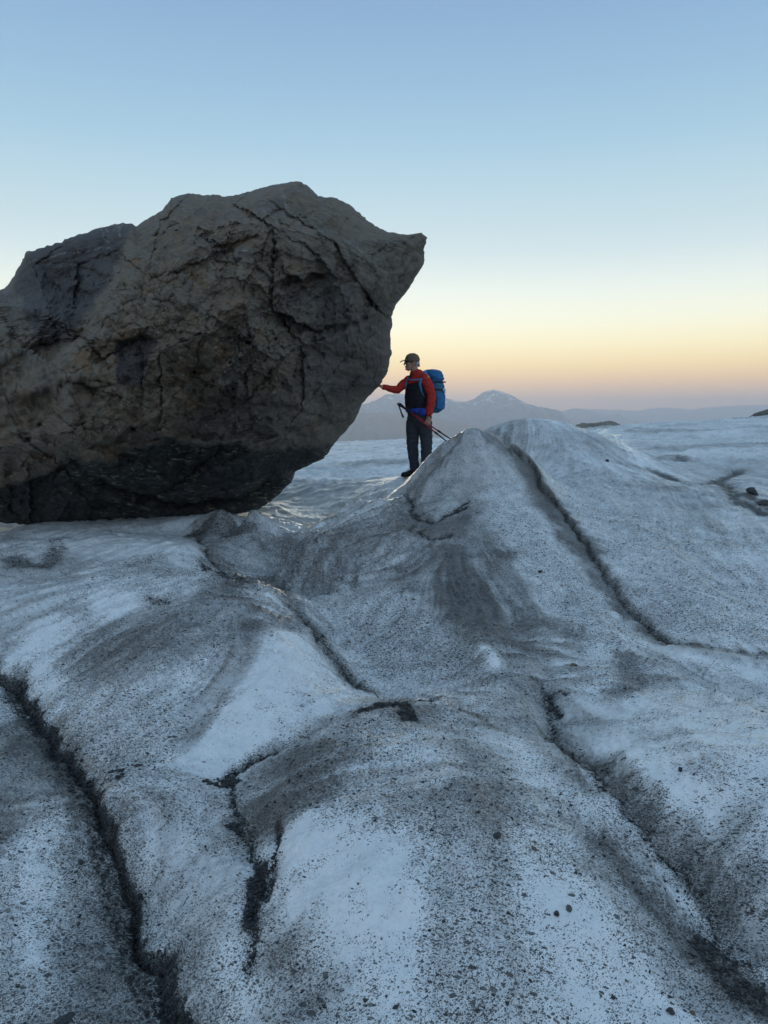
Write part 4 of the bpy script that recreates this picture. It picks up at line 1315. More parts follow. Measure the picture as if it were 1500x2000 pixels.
mountain('mountain', [(980, 818), (1089, 803), (1170, 799), (1240, 802), (1290, 796), (1350, 799), (1400, 794), (1500, 790), (1600, 784), (1680, 800)], 16000, VAL, m_far, gully=0.06, seed=33.0)

# hills of bare debris at the edge of the ice
m_deb = Mat('debris_hill')
_n = m_deb.noise(0.08, 6, 0.7)
m_deb = m_deb.out(m_deb.mix(m_deb.range(_n, 0.3, 0.7), (0.10, 0.09, 0.07), (0.19, 0.17, 0.14)), 0.9)
mountain('hill', [(1100, 842), (1125, 831), (1150, 826), (1190, 823), (1215, 829), (1245, 846)], 420, -30, m_deb, run=3.0, gully=0.03, seed=51.0, least=6)
m_mor = Mat('moraine_rubble')
_n = m_mor.noise(0.9, 6, 0.75)
m_mor = m_mor.out(m_mor.mix(m_mor.range(_n, 0.35, 0.65), (0.035, 0.033, 0.028), (0.15, 0.135, 0.11)), 0.9)
mountain('moraine_hill', [(1430, 838), (1455, 817), (1478, 806), (1500, 798), (1560, 782), (1660, 768), (1800, 778), (1950, 830)], 95, -4, m_mor, run=2.5, gully=0.05, seed=61.0, least=3)

me = bpy.data.meshes.new('valley_floor')
me.from_pydata([(-11400, -2400, VAL), (11400, -2400, VAL), (11400, 17500, VAL), (-11400, 17500, VAL)], [], [(0, 1, 2, 3)])
m_val = Mat('valley_floor_rubble')
me.materials.append(m_val.out(m_val.mix(m_val.noise(0.002, 5, 0.6), (0.10, 0.10, 0.09), (0.17, 0.16, 0.14)), 0.95))
vf = bpy.data.objects.new('valley_floor', me); COL.objects.link(vf); vf['kind'] = 'structure'

HAZE_DENSITY = 0.00015
bm = bmesh.new()
bmesh.ops.create_cube(bm, size=1.0)
for v in bm.verts:
    v.co = Vector((v.co.x * 23000, -2500 if v.co.y < 0 else 17600, VAL - 1.0 if v.co.z < 0 else 470.0))
me = bpy.data.meshes.new('haze'); bm.to_mesh(me); bm.free()
hz = bpy.data.materials.new('haze'); hz.use_nodes = True
hz.node_tree.nodes.clear()
_v = hz.node_tree.nodes.new('ShaderNodeVolumePrincipled')
_v.inputs['Color'].default_value = (0.86, 0.895, 0.99, 1)
_v.inputs['Density'].default_value = HAZE_DENSITY
_v.inputs['Anisotropy'].default_value = 0.6
_o = hz.node_tree.nodes.new('ShaderNodeOutputMaterial')
hz.node_tree.links.new(_v.outputs[0], _o.inputs['Volume'])
me.materials.append(hz)
haze = bpy.data.objects.new('haze', me); COL.objects.link(haze); haze['kind'] = 'stuff'


# ------------------------------------------------------------------ the hiker
MAN_Y = 10.9
_mx, _mz = ray(815, 931)
MAN = Vector((float(_mx) * MAN_Y, MAN_Y, float(_mz) * MAN_Y))
print('ground under the hiker', [round(gz(MAN.x + a, MAN.y + b) - MAN.z, 3) for a, b in ((-0.2, 0), (0, 0), (0.15, 0))])
FW_ = Vector((-0.75, -0.66, 0)).normalized()       # the way the chest faces
LF_ = Vector((0.66, -0.75, 0)).normalized()        # to his left


class Form:
    """closed lofted tubes and ellipsoids collected in one mesh, melted together by a voxel remesh"""

    def __init__(self):
        self.v, self.f = [], []

    def rings(self, rings):
        n = len(rings[0]); b = len(self.v)
        for r_ in rings:
            self.v += [tuple(q) for q in r_]
        for k in range(len(rings) - 1):
            for i in range(n):
                j = (i + 1) % n
                self.f.append((b + k * n + i, b + k * n + j, b + (k + 1) * n + j, b + (k + 1) * n + i))
        self.f.append(tuple(b + i for i in range(n))[::-1])
        e = b + (len(rings) - 1) * n
        self.f.append(tuple(e + i for i in range(n)))

    def tube(self, pts, rad, side=None, n=14, cap=True):
        """pts: points; rad: radius or (along side, across side) per point; side: a reference direction for the first radius"""
        P = [Vector(q) for q in pts]
        rad = [q if isinstance(q, tuple) else (q, q) for q in (rad if isinstance(rad, list) else [rad] * len(P))]
        rings = []
        for k, p in enumerate(P):
            t = (P[min(k + 1, len(P) - 1)] - P[max(k - 1, 0)]).normalized()
            s = Vector(side) if side is not None else (Vector((0, 1, 0)) if abs(t.y) < 0.9 else Vector((1, 0, 0)))
            s = (s - t * s.dot(t)).normalized(); u = t.cross(s)
            a, b_ = rad[k]
            def ring(c, f):
                return [c + s * (a * f * math.cos(w)) + u * (b_ * f * math.sin(w)) for w in (2 * math.pi * i / n for i in range(n))]
            if cap and k == 0:
                m = min(a, b_)
                rings += [ring(p - t * m * 0.85, 0.35), ring(p - t * m * 0.55, 0.78)]
            rings.append(ring(p, 1.0))
            if cap and k == len(P) - 1:
                m = min(a, b_)
                rings += [ring(p + t * m * 0.55, 0.78), ring(p + t * m * 0.85, 0.35)]
        self.rings(rings)
        return self

    def ball(self, c, r_, ax=None, n=16):
        """ellipsoid with radii r_ along the axes ax (three vectors)"""
        c = Vector(c); ax = ax or (Vector((1, 0, 0)), Vector((0, 1, 0)), Vector((0, 0, 1)))
        rings = []
        for k in range(1, 12):
            ph = math.pi * k / 12
            rings.append([c + ax[2] * (-r_[2] * math.cos(ph)) + ax[0] * (r_[0] * math.sin(ph) * math.cos(w)) + ax[1] * (r_[1] * math.sin(ph) * math.sin(w))
                          for w in (2 * math.pi * i / n for i in range(n))])
        self.rings(rings)
        return self

    def mesh(self, name, mat, parent, voxel=None, relax=4, folds=0.0, fold_s=14.0, keep=None, decimate=None):
        me = bpy.data.meshes.new(name)
        me.from_pydata(self.v, [], self.f)
        bm = bmesh.new(); bm.from_mesh(me)
        bmesh.ops.recalc_face_normals(bm, faces=bm.faces)
        bm.to_mesh(me); bm.free()
        o = bpy.data.objects.new(name, me); COL.objects.link(o)
        if voxel:
            md = o.modifiers.new('r', 'REMESH'); md.mode = 'VOXEL'; md.voxel_size = voxel
            if relax:
                sm = o.modifiers.new('s', 'SMOOTH'); sm.iterations = relax; sm.factor = 0.5
            dg = bpy.context.evaluated_depsgraph_get()
            me2 = bpy.data.meshes.new_from_object(o.evaluated_get(dg))
            o.modifiers.clear(); o.data = me2; bpy.data.meshes.remove(me); me = me2; me.name = name
        if folds:
            n = len(me.vertices)
            co = np.empty(n * 3, np.float32); me.vertices.foreach_get('co', co); co = co.reshape(-1, 3)
            no = np.empty(n * 3, np.float32); me.vertices.foreach_get('normal', no); no = no.reshape(-1, 3)
            q = co.astype(float) * np.array([1, 1, 1.9]) * fold_s + 3.3
            d = (1 - 2 * np.abs(perlin3(q + 0.6 * perlin3(q * 0.7)[:, None]))) * 0.6 + 0.4 * perlin3(q * 2.1)
            co = co + no * (folds * d)[:, None].astype(np.float32)
            me.vertices.foreach_set('co', co.reshape(-1)); me.update()
        me.polygons.foreach_set('use_smooth', np.ones(len(me.polygons), bool))
        me.materials.clear(); me.materials.append(mat)
        if parent:
            o.parent = parent
        return o


def cloth(name, c, var=0.25, rough=0.85, scale=60):
    M = Mat(name)
    n = M.noise(scale, 4, 0.6)
    lo = tuple(v * (1 - var) for v in c); hi = tuple(v * (1 + var) for v in c)
    bp = M.bump(M.noise(420, 2, 0.6), 0.002, 0.5)
    return M.out(M.mix(M.range(n, 0.3, 0.7), lo, hi), rough, bp, Specular_IOR_Level=0.3)


m_skin = Mat('skin'); m_skin = m_skin.out(m_skin.mix(m_skin.range(m_skin.noise(30, 3), 0.3, 0.7), (0.36, 0.19, 0.13), (0.44, 0.26, 0.19)), 0.5)
m_red = cloth('red_fleece', (0.42, 0.030, 0.022))
m_black = cloth('black_fleece', (0.016, 0.015, 0.021), rough=0.92)
m_trouser = cloth('charcoal_trousers', (0.046, 0.050, 0.060))
m_boot = cloth('black_leather', (0.010, 0.010, 0.011), rough=0.55)
m_sole = cloth('boot_sole', (0.016, 0.016, 0.016), rough=0.8)
m_cap = cloth('khaki_cotton', (0.150, 0.120, 0.075), 0.15)
m_hair = cloth('grey_hair', (0.42, 0.41, 0.39), 0.3, scale=150)
m_glass = Mat('dark_lens').out((0.012, 0.012, 0.014), 0.12)
m_pack = cloth('blue_pack_nylon', (0.018, 0.135, 0.32), rough=0.6)
m_pack2 = cloth('teal_pack_nylon', (0.016, 0.115, 0.22), rough=0.6)
m_strap = cloth('light_blue_strap', (0.07, 0.24, 0.46), rough=0.7)
m_belt = cloth('royal_blue_nylon', (0.018, 0.055, 0.34), rough=0.6)
m_dark = cloth('black_webbing', (0.012, 0.012, 0.013), rough=0.7)
m_shaft = Mat('red_lacquered_tube').out((0.30, 0.018, 0.03), 0.35, Metallic=0.3)
m_steel = Mat('grey_metal').out((0.42, 0.43, 0.45), 0.35, Metallic=0.9)
m_grip = cloth('black_foam', (0.014, 0.014, 0.015), rough=0.9)
m_white = cloth('white_plastic', (0.6, 0.6, 0.6), 0.1, rough=0.5)

person = bpy.data.objects.new('person', None); COL.objects.link(person)
person.location = MAN
tag(person, 'hiker in a red and black fleece touching the boulder with one hand', 'person')

SR, SL = Vector((-0.145, 0.12, 1.405)), Vector((0.118, -0.125, 1.425))
ER_, WR_ = Vector((-0.30, -0.02, 1.262)), Vector((-0.515, -0.17, 1.300))
EL_, WL_ = Vector((0.192, -0.150, 1.16)), Vector((0.155, -0.215, 0.905))
HEAD = Vector((-0.083, 0.005, 1.655))
HF = Vector((-0.97, -0.24, -0.02)).normalized(); HS = Vector((0.24, -0.97, 0)).normalized(); HU = HF.cross(HS).normalized()
if HU.z < 0:
    HU = -HU


def hpt(f, s, u):
    return HEAD + HF * f + HS * s + HU * u


# body: head, neck, arms, trunk, legs and both hands in one surface
B = Form()
B.ball(HEAD + HU * 0.02, (0.098, 0.076, 0.098), (HF, HS, HU))                    # skull
B.tube([hpt(0.035, 0, -0.01), hpt(0.052, 0, -0.06), hpt(0.058, 0, -0.095)], [(0.066, 0.050), (0.056, 0.045), (0.034, 0.028)], side=HS)   # face and jaw
B.tube([hpt(0.00, 0.0, -0.03), hpt(0.01, 0.0, -0.085)], [(0.064, 0.05), (0.05, 0.038)], side=HS)
B.tube([hpt(0.096, 0, 0.018), hpt(0.112, 0, -0.008), hpt(0.118, 0, -0.026)], [0.010, 0.012, 0.014])     # nose
B.ball(hpt(0.090, 0, 0.030), (0.014, 0.048, 0.010), (HF, HS, HU))                 # brow
B.ball(hpt(0.102, 0, -0.052), (0.010, 0.024, 0.006), (HF, HS, HU))                # lips
B.ball(hpt(0.100, 0, -0.064), (0.010, 0.022, 0.006), (HF, HS, HU))
B.ball(hpt(0.090, 0, -0.092), (0.018, 0.022, 0.016), (HF, HS, HU))                # chin
for sg in (1, -1):
    B.ball(hpt(0.070, sg * 0.042, -0.015), (0.020, 0.016, 0.022), (HF, HS, HU))   # cheek
    B.ball(hpt(-0.006, sg * 0.078, -0.012), (0.018, 0.009, 0.032), (HF, HS, HU))  # ear
NB = Vector((-0.022, 0.015, 1.44))
B.tube([hpt(-0.02, 0, -0.05), (HEAD + NB) / 2 + Vector((0.005, 0.005, 0)), NB], [0.058, 0.056, 0.066])
B.tube([NB, (-0.012, 0.01, 1.30), (-0.02, 0.0, 1.12), (0.005, 0.0, 0.95), (0.02, 0.0, 0.86)],
       [(0.10, 0.07), (0.165, 0.105), (0.150, 0.115), (0.150, 0.11), (0.14, 0.10)], side=LF_)
for a, e, w in ((SR, ER_, WR_), (SL, EL_, WL_)):
    B.tube([a, (a + e) / 2, e], [0.052, 0.046, 0.040]); B.tube([e, e * 0.6 + w * 0.4, w], [0.040, 0.038, 0.027])
HIPR, KNR, ANR = Vector((-0.055, 0.06, 0.86)), Vector((-0.072, 0.045, 0.49)), Vector((-0.035, 0.055, 0.09))
HIPL, KNL, ANL = Vector((0.095, -0.06, 0.86)), Vector((0.128, -0.075, 0.49)), Vector((0.130, -0.05, 0.09))
for h, k, a in ((HIPR, KNR, ANR), (HIPL, KNL, ANL)):
    B.tube([h, (h + k) / 2, k], [0.078, 0.068, 0.052]); B.tube([k, k * 0.65 + a * 0.35, a], [0.050, 0.052, 0.036])


def finger(pts, r0):
    B.tube(pts, [r0, r0 * 0.96, r0 * 0.9, r0 * 0.72][:len(pts)], n=10)


# his right hand: palm flat against the rock, fingers spread up its face
wr = WR_; d_ = Vector((-0.93, -0.35, 0.12)).normalized(); up_ = Vector((-0.10, -0.05, 1)).normalized()
pal = wr + d_ * 0.045 + up_ * 0.015
B.tube([wr, pal, pal + up_ * 0.035 + d_ * 0.03], [(0.024, 0.028), (0.018, 0.038), (0.014, 0.040)], side=d_)
spread = Vector((-0.35, 0.93, 0)).normalized()
for k, (off, L_) in enumerate(((-0.033, 0.062), (-0.011, 0.074), (0.011, 0.078), (0.033, 0.070))):
    b0 = pal + up_ * 0.035 + d_ * 0.028 + spread * off
    dr = (up_ * 0.75 + d_ * 0.45 + spread * off * 4).normalized()
    finger([b0, b0 + dr * L_ * 0.42, b0 + dr * L_ * 0.75 + d_ * 0.006, b0 + dr * L_ + d_ * 0.012], 0.0092)
tb = pal + spread * -0.036 - up_ * 0.01
finger([tb, tb + (spread * -0.6 + d_ * 0.5 + up_ * 0.4).normalized() * 0.03, tb + (spread * -0.5 + d_ * 0.55 + up_ * 0.6).normalized() * 0.058], 0.0105)
# his left hand: a fist round the two poles
G1 = Vector((0.130, -0.228, 0.790)); pd = Vector((0.80, 0.06, -0.545)).normalized()
pw = Vector((0.0, 0.995, 0.1)).normalized(); pk = (WL_ - G1).normalized()
B.tube([WL_, WL_ * 0.45 + G1 * 0.55 + Vector((0.012, 0.028, 0)), G1 + Vector((0.008, 0.032, -0.008))], [(0.026, 0.024), (0.040, 0.020), (0.040, 0.018)], side=pd)
pc = pd.cross(pw).normalized()
if pc.z > 0:
    pc = -pc
for k, off in enumerate((-0.034, -0.0115, 0.0115, 0.033)):
    c0 = G1 + pd * off
    L_ = (0.9, 1.0, 0.97, 0.85)[k]
    finger([c0 + pw * 0.026 + pc * 0.006, c0 + pw * 0.012 + pc * 0.028 * L_, c0 - pw * 0.020 + pc * 0.024 * L_, c0 - pw * 0.028 - pc * 0.002], 0.0098)
tb = G1 - pd * 0.030 + pw * 0.018 - pc * 0.018
finger([tb, tb - pw * 0.028 - pc * 0.006 - pd * 0.004, tb - pw * 0.048 + pc * 0.010], 0.0108)
body = B.mesh('body', m_skin, person, voxel=0.0046, relax=3)

# clothes
T = Form()
T.tube([(-0.012, 0.01, 1.385), (-0.015, 0.005, 1.30), (-0.025, -0.005, 1.17), (-0.020, -0.008, 1.06), (0.0, 0.0, 0.985)],
       [(0.172, 0.105), (0.188, 0.132), (0.182, 0.150), (0.180, 0.152), (0.172, 0.140)], side=LF_, n=20)
T.mesh('vest', m_black, person, voxel=0.011, relax=6, folds=0.010, fold_s=8)
J = Form()
J.tube([(-0.040, 0.012, 1.540), (-0.028, 0.014, 1.478)], [(0.078, 0.070), (0.094, 0.080)], side=LF_, n=18, cap=False)            # collar
J.tube([(-0.018, 0.014, 1.480), (-0.012, 0.012, 1.43), (-0.012, 0.010, 1.385)], [(0.125, 0.090), (0.176, 0.112), (0.185, 0.122)], side=LF_, n=18)  # yoke
J.tube([SR + Vector((0.03, -0.02, 0)), SR * 0.55 + ER_ * 0.45, ER_, ER_ * 0.55 + WR_ * 0.45, WR_ + Vector((0.015, 0.01, 0))], [0.076, 0.064, 0.056, 0.050, 0.036])
J.tube([SL + Vector((-0.03, 0.02, 0)), SL * 0.55 + EL_ * 0.45, EL_, EL_ * 0.5 + WL_ * 0.5, WL_ + Vector((0, 0, 0.012))], [0.078, 0.068, 0.062, 0.057, 0.046])
fr = FW_ * 0.115
J.tube([Vector((-0.02, 0.01, 1.40)) + fr, Vector((-0.02, 0.005, 1.345)) + FW_ * 0.128], [(0.085, 0.016), (0.025, 0.012)], side=LF_)   # red point of the yoke
J.mesh('jacket', m_red, person, voxel=0.009, relax=4, folds=0.012, fold_s=9)
CL = Form()
nk = FW_ * 0.072
CL.tube([Vector((-0.035, 0.012, 1.495)) + nk - LF_ * 0.035, Vector((-0.022, 0.012, 1.425)) + FW_ * 0.105, Vector((-0.035, 0.012, 1.495)) + nk + LF_ * 0.035], [0.008, 0.010, 0.008])
CL.mesh('collar_zip', m_black, person, voxel=None)
P_ = Form()
P_.tube([(0.005, 0.0, 1.000), (0.01, 0.0, 0.93), (0.02, 0.0, 0.85), (0.025, 0.0, 0.80)], [(0.165, 0.125), (0.172, 0.132), (0.172, 0.130), (0.15, 0.11)], side=LF_, n=20)
for h, k, a in ((HIPR, KNR, ANR), (HIPL, KNL, ANL)):
    P_.tube([h, h * 0.5 + k * 0.5, k, k * 0.5 + a * 0.5, a + Vector((0, 0, 0.03))], [0.104, 0.094, 0.080, 0.074, 0.068], n=18)
P_.mesh('trousers', m_trouser, person, voxel=0.010, relax=4, folds=0.017, fold_s=7)
PK = Form()
PK.tube([HIPR + Vector((-0.078, -0.055, -0.06)), HIPR + Vector((-0.080, -0.055, -0.20))], [(0.060, 0.018), (0.060, 0.018)], side=Vector((0.5, -0.85, 0)))
PK.mesh('thigh_pocket', m_trouser, person, voxel=0.008, relax=3, folds=0.004)
for a, dx in ((ANR, 0.0), (ANL, 0.0)):
    heel = Vector((a.x + 0.012, a.y + 0.008, 0.0)); toe = Vector((a.x - 0.195, a.y - 0.095, 0.0))
    Z_ = Vector((0, 0, 1)); ft = (toe - heel).normalized(); sd_ = ft.cross(Z_)
    bt = Form()
    bt.tube([heel + Z_ * 0.046, heel + ft * 0.09 + Z_ * 0.046, heel + ft * 0.16 + Z_ * 0.042, toe + Z_ * 0.038 - ft * 0.02], [(0.040, 0.036), (0.044, 0.038), (0.048, 0.034), (0.040, 0.028)], side=sd_, n=16)
    bt.tube([heel + ft * 0.02 + Z_ * 0.04, heel + ft * 0.015 + Z_ * 0.10, heel + ft * 0.01 + Z_ * 0.165], [(0.042, 0.048), (0.046, 0.050), (0.050, 0.052)], side=sd_, n=16)
    bt.tube([heel + ft * 0.07 + Z_ * 0.075, heel + ft * 0.13 + Z_ * 0.06], [(0.034, 0.03), (0.036, 0.025)], side=sd_)
    bo = bt.mesh('boot', m_boot, person, voxel=0.008, relax=3, folds=0.003)
    so = Form()
    so.tube([heel + Z_ * 0.012 - ft * 0.02, heel + ft * 0.06 + Z_ * 0.012, heel + ft * 0.15 + Z_ * 0.012, toe + Z_ * 0.016], [(0.040, 0.016), (0.043, 0.015), (0.052, 0.015), (0.036, 0.014)], side=sd_, n=16)
    so.mesh('sole', m_sole, bo, voxel=0.007, relax=2)
    la = Form()
    for k in range(5):
        c_ = heel + ft * (0.145 - 0.020 * k) + Z_ * (0.088 + 0.012 * k)
        la.tube([c_ - sd_ * 0.028, c_ + Z_ * 0.004, c_ + sd_ * 0.028], [0.0035] * 3, n=6)
    la.mesh('lace', m_steel if False else m_strap if False else cloth('grey_lace', (0.10, 0.10, 0.10)), bo)
# cap
K = Form()
capax = (HF, HS, HU)
K.ball(HEAD + HU * 0.050 - HF * 0.004, (0.108, 0.088, 0.082), capax)
K.tube([hpt(-0.004, 0, 0.030), hpt(-0.004, 0, 0.058)], [(0.090, 0.110), (0.090, 0.110)], side=HS, n=22)
cap = K.mesh('cap', m_cap, person, voxel=0.006, relax=3, folds=0.002)
Kb = Form()
Kb.tube([hpt(0.085, 0, 0.036), hpt(0.125, 0, 0.034), hpt(0.165, 0, 0.018), hpt(0.182, 0, 0.008)], [(0.076, 0.007), (0.072, 0.007), (0.050, 0.007), (0.022, 0.006)], side=HS, n=20)
Kb.mesh('brim', m_cap, cap, voxel=0.005, relax=2)
H_ = Form()
H_.ball(hpt(-0.058, 0, -0.010), (0.046, 0.074, 0.036), capax)
for k in range(46):
    aa = random.uniform(-1.25, 1.25); u0 = random.uniform(-0.035, 0.01)
    b0 = hpt(-0.098 * math.cos(aa) + 0.0, 0.078 * math.sin(aa), u0)
    dd = (-HF * math.cos(aa) + HS * math.sin(aa)) * random.uniform(0.004, 0.020) - HU * random.uniform(0.015, 0.038)
    H_.tube([b0, b0 + dd * 0.6, b0 + dd + HU * 0.006], [0.009, 0.007, 0.003], n=6)
H_.mesh('hair', m_hair, person, voxel=0.0045, relax=1)
GL = Form()
for sg in (1, -1):
    GL.ball(hpt(0.100, sg * 0.033, 0.012), (0.008, 0.027, 0.018), capax)
    GL.tube([hpt(0.096, sg * 0.058, 0.018), hpt(0.05, sg * 0.080, 0.016), hpt(0.0, sg * 0.084, 0.012)], [(0.004, 0.006)] * 3, n=8)
GL.tube([hpt(0.106, -0.012, 0.014), hpt(0.106, 0.012, 0.014)], [0.004, 0.004], n=8)
GL.mesh('sunglasses', m_glass, person)
W_ = Form()
wdir = (G1 - WL_).normalized(); wc = WL_ + wdir * 0.006
W_.tube([wc - wdir * 0.012, wc + wdir * 0.012], [(0.034, 0.031), (0.034, 0.031)], side=pd, cap=False)
wt_ = W_.mesh('wristwatch', m_dark, person)
Wd = Form(); Wd.ball(wc + pd * 0.034, (0.022, 0.022, 0.010), (pd.cross(wdir), wdir, pd)); Wd.mesh('watch_case', m_dark, wt_)
Cf = Form(); Cf.tube([WL_ - wdir * 0.028, WL_ - wdir * 0.010], [(0.045, 0.042), (0.043, 0.040)], side=pd, cap=False); Cf.mesh('cuff', m_black, person)

# backpack
pack = bpy.data.objects.new('backpack', None); COL.objects.link(pack); pack.location = MAN
tag(pack, "tall blue backpack with a bulging lid worn on the hiker's back", 'backpack')
pb = -FW_
PC = Vector((0.030, 0.02, 0)) + pb * 0.255


def prism(form, secs, n=28, p=3.2):
    """superellipse sections: (z, forward half, side half, shift back)"""
    rings = []
    for z, a, b_, sh in secs:
        c = PC + pb * sh + Vector((0, 0, z))
        ring = []
        for i in range(n):
            w = 2 * math.pi * i / n
            cs, sn = math.cos(w), math.sin(w)
            ring.append(c + pb * (a * math.copysign(abs(cs) ** (2 / p), cs)) + LF_ * (b_ * math.copysign(abs(sn) ** (2 / p), sn)))
        rings.append(ring)
    form.rings(rings)


bag = Form()
prism(bag, [(0.945, 0.070, 0.100, -0.01), (0.975, 0.115, 0.140, 0.0), (1.06, 0.138, 0.158, 0.012), (1.20, 0.140, 0.162, 0.016), (1.33, 0.132, 0.158, 0.012), (1.42, 0.120, 0.150, 0.004), (1.455, 0.105, 0.135, 0.0)])
bagm = bag.mesh('main_bag', m_pack2, pack, voxel=0.010, relax=4, folds=0.016, fold_s=6)
lid = Form()
prism(lid, [(1.410, 0.130, 0.150, 0.0), (1.44, 0.142, 0.165, 0.0), (1.49, 0.138, 0.160, -0.004), (1.535, 0.110, 0.130, -0.012), (1.56, 0.060, 0.075, -0.02)], p=2.6)
lid.mesh('lid', m_pack, pack, voxel=0.009, relax=3, folds=0.020, fold_s=7)
fp = Form()
c_ = PC + pb * 0.135
fp.tube([c_ + Vector((0, 0, 1.05)), c_ + Vector((0, 0, 1.15)), c_ + Vector((0, 0, 1.28))], [(0.115, 0.035), (0.125, 0.042), (0.10, 0.03)], side=LF_, n=18)
fp.mesh('front_pocket', m_pack2, pack, voxel=0.009, relax=3, folds=0.008, fold_s=8)
sp_ = Form()
c_ = PC + LF_ * 0.160 + pb * 0.02
sp_.tube([c_ + Vector((0, 0, 1.0)), c_ + Vector((0, 0, 1.10)), c_ + Vector((0, 0, 1.20))], [(0.085, 0.022), (0.095, 0.030), (0.092, 0.020)], side=pb, n=18)
sp_.mesh('side_pocket', m_pack, pack, voxel=0.008, relax=3, folds=0.006)
for zz, mt in ((1.27, m_dark), (1.385, m_dark)):
    cs_ = Form()
    c_ = PC + Vector((0, 0, zz)) + LF_ * 0.168
    cs_.tube([c_ - pb * 0.12, c_, c_ + pb * 0.12 - LF_ * 0.01, c_ + pb * 0.158 - LF_ * 0.06], [(0.010, 0.004)] * 4, side=Vector((0, 0, 1)), n=8)
    cs_.mesh('compression_strap', mt, pack)
bk = Form(); bk.ball(PC + LF_ * 0.178 + pb * 0.07 + Vector((0, 0, 1.272)), (0.022, 0.012, 0.020)); bk.ball(PC + LF_ * 0.178 + pb * 0.085 + Vector((0, 0, 1.235)), (0.012, 0.008, 0.026))
bk.mesh('buckle', m_white, pack)
tl_ = Form()
c_ = PC + pb * 0.15 + Vector((0, 0, 1.0))
tl_.tube([c_, c_ + Vector((0.05, 0.02, 0.015)), c_ + Vector((0.075, 0.03, 0.055))], [(0.008, 0.004), (0.008, 0.004), (0.007, 0.004)], n=8)
tl_.mesh('axe_loop', m_dark, pack)
# harness
stl = Form()
stl.tube([Vector((0.155, 0.085, 1.475)), Vector((0.118, 0.0, 1.518)), Vector((0.078, -0.075, 1.505)), Vector((0.040, -0.150, 1.43)), Vector((0.020, -0.180, 1.34)), Vector((0.040, -0.175, 1.25)), Vector((0.085, -0.140, 1.15)), Vector((0.135, -0.06, 1.06)), Vector((0.19, 0.02, 1.02))],
         [(0.010, 0.026), (0.011, 0.037), (0.011, 0.037), (0.011, 0.037), (0.010, 0.028), (0.008, 0.018), (0.006, 0.014), (0.006, 0.012), (0.006, 0.012)], side=FW_, n=14)
stl.mesh('shoulder_strap', m_strap, pack, voxel=0.006, relax=2)
st2 = Form()
st2.tube([Vector((0.045, 0.20, 1.475)), Vector((-0.045, 0.135, 1.505)), Vector((-0.115, 0.060, 1.475)), Vector((-0.160, 0.010, 1.40)), Vector((-0.176, 0.00, 1.33)), Vector((-0.160, 0.045, 1.24)), Vector((-0.11, 0.12, 1.12)), Vector((-0.02, 0.19, 1.05))],
         [(0.010, 0.026), (0.010, 0.028), (0.010, 0.028), (0.010, 0.028), (0.010, 0.024), (0.008, 0.018), (0.006, 0.014), (0.006, 0.012)], side=FW_, n=14)
st2.mesh('shoulder_strap', m_strap, pack, voxel=0.006, relax=2)
ch = Form()
ch.tube([Vector((0.030, -0.178, 1.405)), Vector((-0.06, -0.145, 1.402)), Vector((-0.13, -0.055, 1.408)), Vector((-0.160, -0.005, 1.405))], [(0.010, 0.005)] * 4, side=Vector((0, 0, 1)), n=8)
ch.mesh('chest_strap', m_strap, pack)
hb = Form()
ring = []
for i in range(21):
    w = math.radians(-150 + 300 * i / 20)
    ring.append(Vector((0.0, 0.0, 0.965)) + FW_ * (0.148 * math.cos(w)) + LF_ * (0.182 * math.sin(w)))
hb.tube(ring, [((0.042 if 6 < abs(i - 10) else 0.026) + (0.012 if 10 < i < 17 else 0), 0.012) for i in range(21)], side=Vector((0, 0, 1)), n=10)
hb.mesh('hip_belt', m_belt, pack, voxel=0.007, relax=2, folds=0.004)
hp = Form(); hp.ball(Vector((0.0, 0.0, 0.945)) + FW_ * 0.075 + LF_ * 0.175, (0.072, 0.030, 0.058), (Vector((0.8, -0.6, 0)), Vector((0.6, 0.8, 0)), Vector((0, 0, 1))))
hp.mesh('belt_pouch', m_belt, pack, voxel=0.007, relax=2, folds=0.006)


def pole(p0, p1, label, grp):
    r_ = bpy.data.objects.new('trekking_pole', None); COL.objects.link(r_); r_.location = MAN
    tag(r_, label, 'trekking pole', grp)
    p0, p1 = Vector(p0), Vector(p1); d = (p1 - p0).normalized(); L_ = (p1 - p0).length
    g = Form(); g.tube([p0, p0 + d * 0.02, p0 + d * 0.07, p0 + d * 0.16, p0 + d * 0.20], [0.024, 0.022, 0.016, 0.0185, 0.014], n=12); g.mesh('grip', m_grip, r_)
    k = Form(); k.ball(p0 - d * 0.012, (0.022, 0.022, 0.014)); k.mesh('pommel', m_steel, r_)
    s1 = Form(); s1.tube([p0 + d * 0.16, p0 + d * (L_ * 0.64)], [0.0095, 0.0095], n=10, cap=False); s1.mesh('shaft', m_shaft, r_)
    s2 = Form(); s2.tube([p0 + d * (L_ * 0.62), p0 + d * (L_ - 0.10)], [0.0105, 0.009], n=10, cap=False); s2.mesh('lower_shaft', m_dark, r_)
    s3 = Form(); s3.tube([p0 + d * (L_ * 0.60), p0 + d * (L_ * 0.64)], [0.014, 0.014], n=10); s3.mesh('clamp', m_dark, r_)
    b = Form(); b.tube([p0 + d * (L_ - 0.11), p0 + d * (L_ - 0.095)], [0.028, 0.022], n=14, cap=False); b.mesh('basket', m_dark, r_)
    t = Form(); t.tube([p0 + d * (L_ - 0.10), p0 + d * L_], [0.007, 0.004], n=8); t.mesh('tip', m_steel, r_)
    return r_


